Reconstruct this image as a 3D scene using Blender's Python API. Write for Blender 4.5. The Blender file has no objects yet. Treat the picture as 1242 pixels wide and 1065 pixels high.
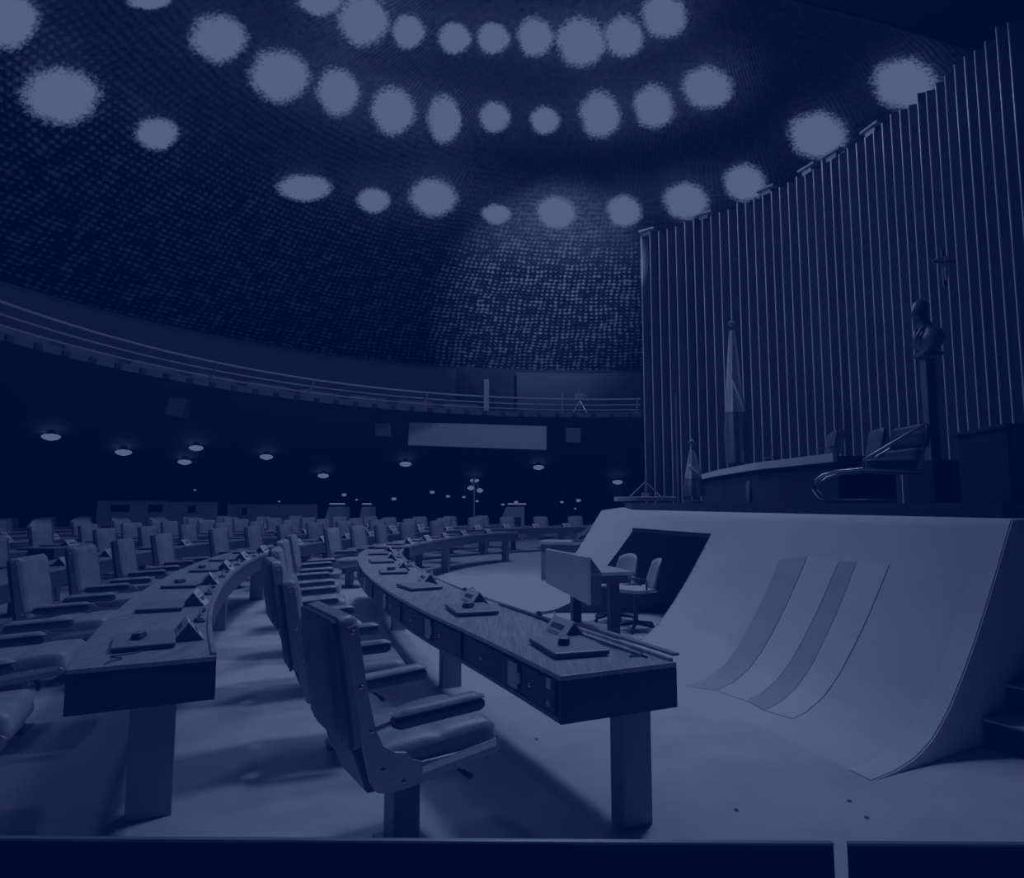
import bpy, math, random
from math import sin, cos, pi, radians, sqrt, atan2
from mathutils import Vector, Matrix
random.seed(7)
SC = bpy.context.scene
COL = SC.collection

# ------------------------------------------------------------------ camera
FPX = 800.0; EYE = 1.52; PITCH = math.atan((610 - 532.5) / FPX)
def ray(x, y):
    a, u = (x - 621) / FPX, -(y - 532.5) / FPX
    c, s = cos(PITCH), sin(PITCH)
    return Vector((a, c - s * u, s + c * u))
def atz(x, y, z):
    r = ray(x, y); t = (z - EYE) / r.z
    return Vector((r.x * t, r.y * t, z))
def atd(x, y, Y):
    r = ray(x, y); t = Y / r.y
    return Vector((r.x * t, Y, EYE + r.z * t))
def proj(p):
    X, Y, Z = p[0], p[1], p[2] - EYE
    c, s = cos(PITCH), sin(PITCH)
    fw = c * Y + s * Z
    if fw < 0.05: return (-9999, -9999)
    return (621 + FPX * X / fw, 532.5 - FPX * (-s * Y + c * Z) / fw)
cd = bpy.data.cameras.new('camera'); cam = bpy.data.objects.new('camera', cd); COL.objects.link(cam)
cam.location = (0, 0, EYE); cam.rotation_euler = (pi / 2 + PITCH, 0, 0)
cd.sensor_fit = 'HORIZONTAL'; cd.sensor_width = 36; cd.lens = 36 * FPX / 1242; cd.clip_end = 200; cd.clip_start = 0.05
SC.camera = cam

# ------------------------------------------------------------------ monochrome blue print (camera independent tone curve)
def s2l(v): return v / 12.92 if v <= 0.04045 else ((v + 0.055) / 1.055) ** 2.4
def l2s(v): return v * 12.92 if v <= 0.0031308 else 1.055 * v ** (1 / 2.4) - 0.055
vs = SC.view_settings
vs.view_transform = 'Standard'; vs.look = 'None'; vs.exposure = 0.0; vs.gamma = 1.0
vs.use_curve_mapping = True
cm = vs.curve_mapping
cm.black_level = (0, 0, 0); cm.white_level = (1, 1, 1); cm.clip_max_y = 1.0; cm.extend = 'HORIZONTAL'
BASE = (0 / 255., 10 / 255., 45 / 255.); TOP = (85 / 255., 95 / 255., 132 / 255.)
for ch in range(3):
    cu = cm.curves[ch]
    xs = [0, .004, .012, .03, .06, .11, .18, .28, .42, .6, .8, 1.0]
    while len(cu.points) < len(xs): cu.points.new(.5, .5)
    for i, x in enumerate(xs):
        g = l2s(x)
        cu.points[i].location = (x, s2l(BASE[ch] + (TOP[ch] - BASE[ch]) * g))
        cu.points[i].handle_type = 'VECTOR'
cm.update()

# ------------------------------------------------------------------ materials
def mat(name, v, rough=.6, metal=0., var=0., scale=8., stretch=None, rot=0., bump=0., bscale=60., spec=.4, v2=None):
    m = bpy.data.materials.new(name); m.use_nodes = True
    nt = m.node_tree; N = nt.nodes; L = nt.links; b = N['Principled BSDF']
    b.inputs['Base Color'].default_value = (v, v, v, 1); b.inputs['Roughness'].default_value = rough
    b.inputs['Metallic'].default_value = metal; b.inputs['Specular IOR Level'].default_value = spec
    tc = N.new('ShaderNodeTexCoord'); mp = N.new('ShaderNodeMapping'); L.new(tc.outputs['Object'], mp.inputs[0])
    if stretch: mp.inputs['Scale'].default_value = stretch
    mp.inputs['Rotation'].default_value = (0, 0, rot)
    if var:
        n = N.new('ShaderNodeTexNoise'); n.inputs['Scale'].default_value = scale; n.inputs['Detail'].default_value = 6
        L.new(mp.outputs[0], n.inputs['Vector'])
        r = N.new('ShaderNodeValToRGB'); lo = max(0, v * (1 - var)); hi = v * (1 + var)
        r.color_ramp.elements[0].position = .3; r.color_ramp.elements[1].position = .7
        r.color_ramp.elements[0].color = (lo, lo, lo, 1); r.color_ramp.elements[1].color = (hi, hi, hi, 1)
        L.new(n.outputs['Fac'], r.inputs[0]); L.new(r.outputs[0], b.inputs['Base Color'])
    if bump:
        n2 = N.new('ShaderNodeTexNoise'); n2.inputs['Scale'].default_value = bscale; n2.inputs['Detail'].default_value = 4
        L.new(tc.outputs['Object'], n2.inputs['Vector'])
        bp = N.new('ShaderNodeBump'); bp.inputs['Strength'].default_value = bump; bp.inputs['Distance'].default_value = .01
        L.new(n2.outputs['Fac'], bp.inputs['Height']); L.new(bp.outputs[0], b.inputs['Normal'])
    return m
def emit(name, v, strength):
    m = bpy.data.materials.new(name); m.use_nodes = True; b = m.node_tree.nodes['Principled BSDF']
    b.inputs['Base Color'].default_value = (v, v, v, 1)
    b.inputs['Emission Color'].default_value = (1, 1, 1, 1); b.inputs['Emission Strength'].default_value = strength
    return m
M = {}
M['carpet'] = mat('carpet', .50, .95, var=.13, scale=2.2, bump=.4, bscale=220, spec=.1)
M['concrete'] = mat('dais_plaster', .53, .75, var=.05, scale=2.5, bump=.15, bscale=25, spec=.25)
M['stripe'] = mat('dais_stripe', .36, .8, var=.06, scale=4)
M['stripe_light'] = mat('dais_light_stripe', .57, .8, var=.05, scale=4)
M['wood_top'] = mat('desk_wood', .38, .3, var=.38, scale=6, stretch=(14, .7, 1), rot=radians(-25), spec=.5)
M['wood_dark'] = mat('desk_dark_wood', .008, .5, var=.3, scale=5, stretch=(1, 1, 9), spec=.25)
M['wood_mid'] = mat('desk_apron_wood', .075, .5, var=.25, scale=5, stretch=(1, 1, 9))
M['leg'] = mat('desk_leg_laminate', .19, .5, var=.12, scale=4)
M['leather'] = mat('chair_leather', .36, .32, var=.2, scale=7, bump=.25, bscale=130, spec=.55)
M['leather_dark'] = mat('chair_dark_leather', .03, .45, var=.2, scale=7, bump=.2, bscale=120)
M['leather_mid'] = mat('brown_leather', .12, .35, var=.2, scale=7, bump=.2, bscale=120)
M['alu'] = mat('brushed_aluminium', .36, .36, metal=.55, var=.12, scale=5, stretch=(1, 1, 6))
M['chrome'] = mat('chrome', .6, .18, metal=1.)
M['post'] = mat('pedestal_paint', .10, .4, var=.1)
M['black'] = mat('black_plastic', .010, .45, var=.2)
M['grey'] = mat('grey_plastic', .22, .4, var=.1, scale=12)
M['lap'] = mat('laptop_lid', .34, .35, metal=.2, var=.06, scale=10)
M['paper'] = mat('paper', .75, .8, var=.05)
M['card'] = mat('card_holder', .72, .5, var=.04)
M['label'] = mat('label_plate', .45, .4, var=.05)
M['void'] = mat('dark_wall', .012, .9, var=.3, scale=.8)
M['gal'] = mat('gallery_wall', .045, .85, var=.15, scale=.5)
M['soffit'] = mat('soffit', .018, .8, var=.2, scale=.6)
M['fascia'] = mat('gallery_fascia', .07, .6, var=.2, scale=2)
M['rail'] = mat('rail_metal', .5, .3, metal=.4, var=.05)
M['bronze'] = mat('bronze', .14, .35, metal=.6, var=.3, scale=9)
M['panel'] = mat('panel_white', .42, .5, var=.05, scale=3)
M['cloth1'] = mat('flag_cloth', .6, .8, var=.1, scale=6)
M['cloth2'] = mat('flag_dark_cloth', .2, .8, var=.15, scale=6)
M['lamp'] = emit('downlight_lens', .9, 3.0)
M['lamp_dim'] = emit('small_lamp_lens', .9, 1.3)
M['screen'] = emit('screen_panel', .32, .055)
M['part_black'] = mat('partition_black', .002, .8, var=.1, spec=.05)

def dome_mat():
    m = bpy.data.materials.new('dome_scales_glints'); m.use_nodes = True
    nt = m.node_tree; N = nt.nodes; L = nt.links; b = N['Principled BSDF']
    tc = N.new('ShaderNodeTexCoord')
    sep = N.new('ShaderNodeSeparateXYZ'); L.new(tc.outputs['Object'], sep.inputs[0])
    def math_(op, a, bb=None, c=None):
        n = N.new('ShaderNodeMath'); n.operation = op
        for i, q in enumerate((a, bb, c)):
            if q is None: continue
            if isinstance(q, (int, float)): n.inputs[i].default_value = q
            else: L.new(q, n.inputs[i])
        return n.outputs[0]
    ang = math_('ARCTAN2', sep.outputs[1], sep.outputs[0])
    rad = math_('SQRT', math_('ADD', math_('MULTIPLY', sep.outputs[0], sep.outputs[0]), math_('MULTIPLY', sep.outputs[1], sep.outputs[1])))
    hz = math_('ADD', math_('MULTIPLY', sep.outputs[2], 1.2), math_('MULTIPLY', rad, -.7))
    nz = N.new('ShaderNodeTexNoise'); nz.inputs['Scale'].default_value = .9; L.new(tc.outputs['Object'], nz.inputs[0])
    wob = math_('MULTIPLY', nz.outputs['Fac'], 5.0)
    u = math_('ADD', math_('MULTIPLY', ang, 17.0 * 13), wob)
    v = math_('ADD', math_('MULTIPLY', hz, 13.0), wob)
    a = math_('SINE', math_('ADD', u, v)); c = math_('SINE', math_('SUBTRACT', u, v))
    pat = math_('MULTIPLY', a, c)
    n2 = N.new('ShaderNodeTexNoise'); n2.inputs['Scale'].default_value = 2.6; n2.inputs['Detail'].default_value = 9; L.new(tc.outputs['Object'], n2.inputs[0])
    s = math_('ADD', pat, math_('MULTIPLY', math_('SUBTRACT', n2.outputs['Fac'], .5), 3.8))
    r = N.new('ShaderNodeValToRGB'); r.color_ramp.elements[0].position = .28; r.color_ramp.elements[1].position = .75
    r.color_ramp.elements[0].color = (.004, .004, .004, 1); r.color_ramp.elements[1].color = (.13, .13, .13, 1)  # glints on the scales painted as pale dots in the base colour
    L.new(s, r.inputs[0])
    low = N.new('ShaderNodeMapRange'); low.inputs['From Min'].default_value = ZR - ZC + 4.6; low.inputs['From Max'].default_value = ZR - ZC + 3.0; L.new(sep.outputs[2], low.inputs['Value'])
    n3 = N.new('ShaderNodeTexNoise'); n3.inputs['Scale'].default_value = 7.; n3.inputs['Detail'].default_value = 6; L.new(tc.outputs['Object'], n3.inputs[0])
    r3 = N.new('ShaderNodeValToRGB'); r3.color_ramp.elements[0].position = .3; r3.color_ramp.elements[1].position = .75
    r3.color_ramp.elements[0].color = (.02, .02, .02, 1); r3.color_ramp.elements[1].color = (.10, .10, .10, 1); L.new(n3.outputs['Fac'], r3.inputs[0])
    mx = N.new('ShaderNodeMix'); mx.data_type = 'RGBA'; L.new(low.outputs[0], mx.inputs[0]); L.new(r3.outputs[0], mx.inputs[6]); L.new(r.outputs[0], mx.inputs[7])
    L.new(mx.outputs[2], b.inputs['Base Color'])
    b.inputs['Roughness'].default_value = .5; b.inputs['Specular IOR Level'].default_value = .3
    bp = N.new('ShaderNodeBump'); bp.inputs['Strength'].default_value = .5; bp.inputs['Distance'].default_value = .04
    L.new(s, bp.inputs['Height']); L.new(bp.outputs[0], b.inputs['Normal'])
    return m
RD = 18.4; ZR = 7.7; ZA = 14.2; RS = (RD ** 2 + (ZA - ZR) ** 2) / (2 * (ZA - ZR)); ZC = ZA - RS
M['dome'] = dome_mat()

def glow_mat():  # light patch painted as emission, fading to clear along a noisy edge
    m = bpy.data.materials.new('ceiling_light_glow'); m.use_nodes = True
    nt = m.node_tree; N = nt.nodes; L = nt.links; N.clear()
    out = N.new('ShaderNodeOutputMaterial'); mix = N.new('ShaderNodeMixShader'); tr = N.new('ShaderNodeBsdfTransparent'); em = N.new('ShaderNodeEmission')
    em.inputs['Strength'].default_value = 1.05
    tc = N.new('ShaderNodeTexCoord')
    uv = tc.outputs['UV']
    vl = N.new('ShaderNodeVectorMath'); vl.operation = 'LENGTH'; L.new(uv, vl.inputs[0])
    nz = N.new('ShaderNodeTexNoise'); nz.inputs['Scale'].default_value = 12.0; nz.inputs['Detail'].default_value = 5; nz.inputs['Roughness'].default_value = .7; L.new(tc.outputs['Object'], nz.inputs[0])
    nb = N.new('ShaderNodeTexNoise'); nb.inputs['Scale'].default_value = 1.3; nb.inputs['Detail'].default_value = 2; L.new(tc.outputs['Object'], nb.inputs[0])
    m1 = N.new('ShaderNodeMath'); m1.operation = 'MULTIPLY_ADD'; m1.inputs[1].default_value = .95; L.new(nz.outputs['Fac'], m1.inputs[0]); L.new(vl.outputs['Value'], m1.inputs[2])
    m2 = N.new('ShaderNodeMath'); m2.operation = 'MULTIPLY_ADD'; m2.inputs[1].default_value = .35; L.new(nb.outputs['Fac'], m2.inputs[0]); L.new(m1.outputs[0], m2.inputs[2])
    mr = N.new('ShaderNodeMapRange'); mr.inputs['From Min'].default_value = 1.36; mr.inputs['From Max'].default_value = 1.68
    mr.inputs['To Min'].default_value = 1.; mr.inputs['To Max'].default_value = 0.; L.new(m2.outputs[0], mr.inputs['Value'])
    pw = N.new('ShaderNodeMath'); pw.operation = 'POWER'; pw.inputs[1].default_value = 1.2; L.new(mr.outputs[0], pw.inputs[0])
    L.new(pw.outputs[0], mix.inputs[0]); L.new(tr.outputs[0], mix.inputs[1]); L.new(em.outputs[0], mix.inputs[2]); L.new(mix.outputs[0], out.inputs[0])
    return m
M['glow'] = glow_mat()

# ------------------------------------------------------------------ mesh helpers
class MB:
    def __init__(s): s.v = []; s.f = []
    def add(s, vs_, fs, mtx=None):
        o = len(s.v)
        s.v += [tuple((mtx @ Vector(p)) if mtx else p) for p in vs_]
        s.f += [tuple(i + o for i in f) for f in fs]
        return s
    def box(s, x0, x1, y0, y1, z0, z1, mtx=None):
        return s.add([(x0, y0, z0), (x1, y0, z0), (x1, y1, z0), (x0, y1, z0), (x0, y0, z1), (x1, y0, z1), (x1, y1, z1), (x0, y1, z1)],
                     [(0, 3, 2, 1), (4, 5, 6, 7), (0, 1, 5, 4), (1, 2, 6, 5), (2, 3, 7, 6), (3, 0, 4, 7)], mtx)
    def prism(s, pts, z0, z1, mtx=None):      # pts counter-clockwise in xy
        n = len(pts)
        return s.add([(p[0], p[1], z0) for p in pts] + [(p[0], p[1], z1) for p in pts],
                     [tuple(range(n - 1, -1, -1)), tuple(range(n, 2 * n))] + [(i, (i + 1) % n, n + (i + 1) % n, n + i) for i in range(n)], mtx)
    def tube(s, path, r, n=8, caps=True):
        P = [Vector(p) for p in path]; rr = r if isinstance(r, (list, tuple)) else [r] * len(P)
        rings = []
        up = None
        for i, p in enumerate(P):
            d = (P[min(i + 1, len(P) - 1)] - P[max(i - 1, 0)]).normalized()
            if up is None: up = Vector((0, 0, 1)) if abs(d.z) < .9 else Vector((1, 0, 0))
            a = d.cross(up).normalized(); b = a.cross(d).normalized(); up = b
            rings.append([tuple(p + a * (cos(2 * pi * k / n) * rr[i]) + b * (sin(2 * pi * k / n) * rr[i])) for k in range(n)])
        vs_ = [q for r_ in rings for q in r_]; fs = []
        for i in range(len(P) - 1):
            for k in range(n): fs.append((i * n + k, i * n + (k + 1) % n, (i + 1) * n + (k + 1) % n, (i + 1) * n + k))
        if caps: fs.append(tuple(range(n - 1, -1, -1))); fs.append(tuple((len(P) - 1) * n + k for k in range(n)))
        return s.add(vs_, fs)
    def lathe(s, prof, n=20, mtx=None):
        vs_ = []; fs = []
        for (r, z) in prof: vs_ += [(r * cos(2 * pi * k / n), r * sin(2 * pi * k / n), z) for k in range(n)]
        for i in range(len(prof) - 1):
            for k in range(n): fs.append((i * n + k, i * n + (k + 1) % n, (i + 1) * n + (k + 1) % n, (i + 1) * n + k))
        fs.append(tuple(range(n - 1, -1, -1))); fs.append(tuple((len(prof) - 1) * n + k for k in range(n)))
        return s.add(vs_, fs, mtx)
    def grid(s, pts, nu, nv, flip=False):       # pts[i*nv+j]
        fs = []
        for i in range(nu - 1):
            for j in range(nv - 1):
                q = (i * nv + j, (i + 1) * nv + j, (i + 1) * nv + j + 1, i * nv + j + 1)
                fs.append(q[::-1] if flip else q)
        return s.add(pts, fs)
    def cushion(s, w, d, h, fn, nx=14, ny=14, e=.035, mtx=None, tuft=None):
        """rounded pad: x in +-w/2, y in +-d/2, z from 0 to h(top profile with tufts)"""
        vs_ = []; 
        def P(i, j, top):
            u = -1 + 2 * i / nx; v = -1 + 2 * j / ny
            x = u * w / 2; y = v * d / 2
            ex = max(0, (abs(x) - (w / 2 - e)) / e); ey = max(0, (abs(y) - (d / 2 - e)) / e)
            q = min(1, sqrt(ex * ex + ey * ey)); rr = sqrt(max(0, 1 - q * q))
            if top: z = h - e + e * rr + (fn(u, v) * (rr if q < 1 else 0) if fn else 0)
            else: z = e * .6 * (1 - rr)
            if q >= 1: 
                k = 1 / max(1, sqrt(ex * ex + ey * ey)); 
                if ex > 0: x = math.copysign(w / 2 - e + e * ex * k, x)
                if ey > 0: y = math.copysign(d / 2 - e + e * ey * k, y)
            return (x, y, z)
        n1 = (nx + 1) * (ny + 1); fs = []
        for top in (1, 0):
            for i in range(nx + 1):
                for j in range(ny + 1): vs_.append(P(i, j, top))
        idx = lambda i, j, t: (0 if t else n1) + i * (ny + 1) + j
        for i in range(nx):
            for j in range(ny):
                fs.append((idx(i, j, 1), idx(i + 1, j, 1), idx(i + 1, j + 1, 1), idx(i, j + 1, 1)))
                fs.append((idx(i, j, 0), idx(i, j + 1, 0), idx(i + 1, j + 1, 0), idx(i + 1, j, 0)))
        for i in range(nx):
            fs.append((idx(i, 0, 1), idx(i, 0, 0), idx(i + 1, 0, 0), idx(i + 1, 0, 1)))
            fs.append((idx(i + 1, ny, 1), idx(i + 1, ny, 0), idx(i, ny, 0), idx(i, ny, 1)))
        for j in range(ny):
            fs.append((idx(0, j + 1, 1), idx(0, j + 1, 0), idx(0, j, 0), idx(0, j, 1)))
            fs.append((idx(nx, j, 1), idx(nx, j, 0), idx(nx, j + 1, 0), idx(nx, j + 1, 1)))
        return s.add(vs_, fs, mtx)
    def build(s, name, material, parent=None, smooth=False, bevel=0, kind=None, loc=None):
        me = bpy.data.meshes.new(name)
        if loc is not None: s.v = [(p[0] - loc[0], p[1] - loc[1], p[2] - loc[2]) for p in s.v]
        me.from_pydata(s.v, [], s.f); me.update()
        o = bpy.data.objects.new(name, me); COL.objects.link(o)
        if loc is not None: o.location = loc
        for mm in (material if isinstance(material, (list, tuple)) else [material]): me.materials.append(M[mm] if isinstance(mm, str) else mm)
        if smooth:
            for p in me.polygons: p.use_smooth = True
            me.set_sharp_from_angle(angle=radians(50))
        if bevel:
            bv = o.modifiers.new('bevel', 'BEVEL'); bv.width = bevel; bv.segments = 2; bv.limit_method = 'ANGLE'; bv.angle_limit = radians(40)
        if parent: o.parent = parent
        if kind: o['kind'] = kind
        return o
def tag(o, label, cat, group=None):
    o['label'] = label; o['category'] = cat
    if group: o['group'] = group
    return o
def thing(name, label, cat, loc=(0, 0, 0), rz=0, group=None):
    o = bpy.data.objects.new(name, None); COL.objects.link(o); o.empty_display_size = .2
    o.location = loc; o.rotation_euler = (0, 0, rz)
    return tag(o, label, cat, group)
def copy_tree(o, parent=None):
    c = o.copy(); COL.objects.link(c)
    if parent: c.parent = parent
    for ch in list(o.children): copy_tree(ch, c)
    return c
ORD = ['first', 'second', 'third', 'fourth', 'fifth', 'sixth', 'seventh', 'eighth', 'ninth', 'tenth', 'eleventh', 'twelfth', 'thirteenth', 'fourteenth',
       'fifteenth', 'sixteenth', 'seventeenth', 'eighteenth', 'nineteenth', 'twentieth', 'twenty-first', 'twenty-second', 'twenty-third', 'twenty-fourth', 'twenty-fifth', 'twenty-sixth', 'twenty-seventh', 'twenty-eighth', 'twenty-ninth', 'thirtieth']

# ------------------------------------------------------------------ base curve of the desk rows
CP = [(1.62, 1.35), (1.2, 2.3), (.79, 3.25), (.37, 4.16), (-.12, 5.18), (-.62, 6.4), (-1.08, 7.75), (-1.48, 9.2), (-1.74, 10.6), (-1.78, 12.0), (-1.52, 13.7), (-.93, 15.8), (.1, 17.4), (1.6, 18.8), (3.3, 19.7), (5.2, 20.2)]
BL = []
for i in range(len(CP) - 1):
    p0 = CP[max(0, i - 1)]; p1 = CP[i]; p2 = CP[i + 1]; p3 = CP[min(len(CP) - 1, i + 2)]
    for k in range(24):
        t = k / 24
        BL.append(tuple(.5 * (2 * p1[a] + (p2[a] - p0[a]) * t + (2 * p0[a] - 5 * p1[a] + 4 * p2[a] - p3[a]) * t * t + (3 * p1[a] - p0[a] - 3 * p2[a] + p3[a]) * t ** 3) for a in (0, 1)))
BL.append(CP[-1])
def smooth_normals():
    out = []
    for i in range(len(BL)):
        a = BL[max(0, i - 14)]; b = BL[min(len(BL) - 1, i + 14)]
        d = Vector((b[0] - a[0], b[1] - a[1])).normalized(); out.append((-d.y, d.x))
    return out
BN = smooth_normals()
class Row:
    """a desk row: the dais-side edge lies at distance off outside the base curve"""
    def __init__(s, off):
        s.off = off
        s.P = [Vector((p[0] + n[0] * off, p[1] + n[1] * off)) for p, n in zip(BL, BN)]
        s.S = [0]
        for i in range(1, len(s.P)): s.S.append(s.S[-1] + (s.P[i] - s.P[i - 1]).length)
        s.len = s.S[-1]
    def at(s, q, o=0):
        q = min(max(q, 0), s.len - 1e-4)
        lo, hi = 0, len(s.S) - 1
        while hi - lo > 1:
            m = (lo + hi) // 2
            if s.S[m] <= q: lo = m
            else: hi = m
        t = (q - s.S[lo]) / (s.S[hi] - s.S[lo] + 1e-9)
        p = s.P[lo].lerp(s.P[hi], t); n = Vector(BN[lo]).lerp(Vector(BN[hi]), t).normalized()
        return p + n * o, n
    def find_y(s, y):
        for i, p in enumerate(s.P):
            if p.y >= y: return s.S[i]
        return s.len
    def sweep(s, mb, o0, o1, z0, z1, q0, q1, step=.3):
        n = max(1, int((q1 - q0) / step)); pts = []
        for i in range(n + 1):
            q = q0 + (q1 - q0) * i / n
            a, _ = s.at(q, o0); b, _ = s.at(q, o1)
            pts += [(a.x, a.y, z0), (b.x, b.y, z0), (b.x, b.y, z1), (a.x, a.y, z1)]
        fs = []
        for i in range(n):
            for k in range(4): fs.append((i * 4 + k, i * 4 + (k + 1) % 4, i * 4 + 4 + (k + 1) % 4, i * 4 + 4 + k))
        fs.append((3, 2, 1, 0)); fs.append((n * 4, n * 4 + 1, n * 4 + 2, n * 4 + 3))
        mb.add(pts, fs); return mb
HT = .76; TH = .205; DW = .63

# ------------------------------------------------------------------ furniture prototypes
def tuft_seat(u, v):
    return -.016 * (1 - abs(sin((u + 1) * pi * 1.5)) ** .35) - .014 * (1 - abs(sin((v + 1) * pi * 1.0)) ** .35) + .012 * (1 - u * u) * (1 - v * v)
def tuft_back(u, v):
    return -.014 * (1 - abs(sin((v + 1) * pi * 1.5)) ** .3) - .008 * (1 - abs(sin((u + 1) * pi * 1.0)) ** .3) + .02 * (1 - u * u) * (1 - v * v)
LEAN = Matrix.Translation((0, -.235, .52)) @ Matrix.Rotation(radians(9), 4, 'X')   # local z along back, local y forward
def side_plate(x0, x1):
    # outline in (y,z): L shaped bracket with rounded heel
    P = [(-.352, 1.02), (-.315, 1.03), (-.305, 1.01), (-.262, .76), (-.222, .60), (-.19, .53), (-.14, .50), (-.09, .49), (-.06, .455), (-.02, .44), (.20, .445), (.345, .455), (.365, .44), (.36, .415), (.345, .40),
         (-.08, .345), (-.16, .34), (-.215, .355), (-.245, .40), (-.275, .52), (-.325, .80), (-.36, 1.0)]
    n = len(P)
    vs_ = [(x0, p[0], p[1]) for p in P] + [(x1, p[0], p[1]) for p in P]
    return vs_, [tuple(range(n)), tuple(range(2 * n - 1, n - 1, -1))] + [(i, i + n, (i + 1) % n + n, (i + 1) % n) for i in range(n)]
def make_chair(detail):
    t = thing('armchair', 'armchair', 'chair')
    nx = 20 if detail else 8
    mb = MB(); mb.cushion(.515, .58, .145, tuft_seat, nx, nx, mtx=Matrix.Translation((0, .085, .385)) @ Matrix.Rotation(radians(4), 4, 'X')); mb.build('seat', 'leather', t, smooth=True)
    mb = MB(); mb.cushion(.51, .54, .10, tuft_back, nx, nx, e=.03, mtx=LEAN @ Matrix.Translation((0, -.075, .28)) @ Matrix.Rotation(radians(-90), 4, 'X') @ Matrix.Rotation(pi, 4, 'Z')); b = mb.build('backrest', 'leather', t, smooth=True)
    mb = MB(); mb.cushion(.515, .53, .055, None, 8, 8, e=.025, mtx=LEAN @ Matrix.Translation((0, -.055, .28)) @ Matrix.Rotation(radians(90), 4, 'X')); mb.build('back_shell', 'leather_dark', t, smooth=True)  # backlit chair back: its shade is put into a darker leather
    mb = MB(); mb.add([(-.2, -.31, .55), (.2, -.31, .55), (.2, -.245, .55), (-.2, -.245, .55), (-.17, -.215, .31), (.17, -.215, .31), (.17, -.12, .31), (-.17, -.12, .31)],
                      [(3, 2, 1, 0), (4, 5, 6, 7), (0, 1, 5, 4), (1, 2, 6, 5), (2, 3, 7, 6), (3, 0, 4, 7)]); mb.build('lower_back_panel', 'leather_dark', t, bevel=.012)
    for sx in (-1, 1):
        x0, x1 = (.268, .284) if sx > 0 else (-.284, -.268)
        mb = MB(); mb.add(*side_plate(x0, x1)); fr = mb.build('side_frame', 'alu', t, bevel=.004)
        if detail:
            xa = .284 if sx > 0 else -.284; xb = xa + sx * .006
            mb = MB(); mb.box(min(xa, xb), max(xa, xb), -.02, .34, .395, .43); 
            mb.v = [(p[0], p[1], p[2] + .045 * (p[1] + .02) / .36 - .004) for p in mb.v]; mb.build('groove_strip', 'chrome', fr, bevel=.003)
            for (y, z) in ((-.333, 1.0), (-.292, .78), (-.245, .60), (-.19, .44), (-.1, .375)):
                mb = MB(); mb.lathe([(.011, 0), (.011, .004), (.006, .009)], 10, Matrix.Translation((xa, y, z)) @ Matrix.Rotation(sx * pi / 2, 4, 'Y')); mb.build('bolt', 'chrome', fr, smooth=True)
        mb = MB(); mb.cushion(.075, .43, .065, None, 8, 14, e=.026, mtx=Matrix.Translation((sx * .30, .05, .605)) @ Matrix.Rotation(radians(3), 4, 'X')); ar = mb.build('armrest', 'leather_dark', t, smooth=True)
        mb = MB(); mb.tube([(sx * .276, -.245, .60), (sx * .29, -.18, .62), (sx * .30, -.05, .625)], .013, 8); mb.build('arm_bracket', 'alu', t, smooth=True)
        mb = MB(); mb.cushion(.073, .425, .03, None, 6, 12, e=.022, mtx=Matrix.Translation((sx * .30, .05, .653)) @ Matrix.Rotation(radians(3), 4, 'X')); mb.build('pad', 'leather', ar, smooth=True)
    mb = MB(); mb.box(-.16, .16, -.14, .2, .345, .385); mb.box(-.265, .265, .0, .05, .37, .39); mb.build('seat_support', 'black', t, bevel=.006)
    mb = MB(); mb.box(-.063, .063, -.05, .076, .0, .345); mb.build('pedestal', 'post', t, bevel=.006)
    mb = MB(); mb.box(-.1, .1, -.09, .115, 0, .014); mb.build('base_plate', 'post', t, bevel=.005)
    if detail:
        mb = MB(); mb.tube([(.05, .12, .35), (.16, .2, .33), (.23, .22, .325)], .008, 8); mb.tube([(.21, .215, .326), (.26, .225, .322)], .014, 8); mb.build('height_lever', 'black', t, smooth=True)
    return t
def make_laptop():
    t = thing('laptop', 'closed laptop', 'laptop')
    MB().box(-.20, .20, -.145, .145, .006, .022).build('base', 'black', t, bevel=.003)
    o = MB().box(-.202, .202, -.147, .147, .023, .032).build('lid', 'lap', t, bevel=.004)
    m = MB(); [m.lathe([(.008, 0), (.008, .006)], 8, Matrix.Translation((x, y, 0))) for x in (-.15, .15) for y in (-.1, .1)]; m.build('feet', 'black', t)
    return t
def make_mouse():
    t = thing('mouse', 'mouse', 'mouse')
    mb = MB(); mb.cushion(.062, .105, .034, lambda u, v: -.006 * v * v, 10, 12, e=.022); mb.build('shell', 'black', t, smooth=True)
    mb = MB(); mb.cushion(.052, .085, .006, None, 6, 8, e=.006, mtx=Matrix.Translation((0, 0, .031))); mb.build('top_cover', 'grey', t, smooth=True)
    return t
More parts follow.
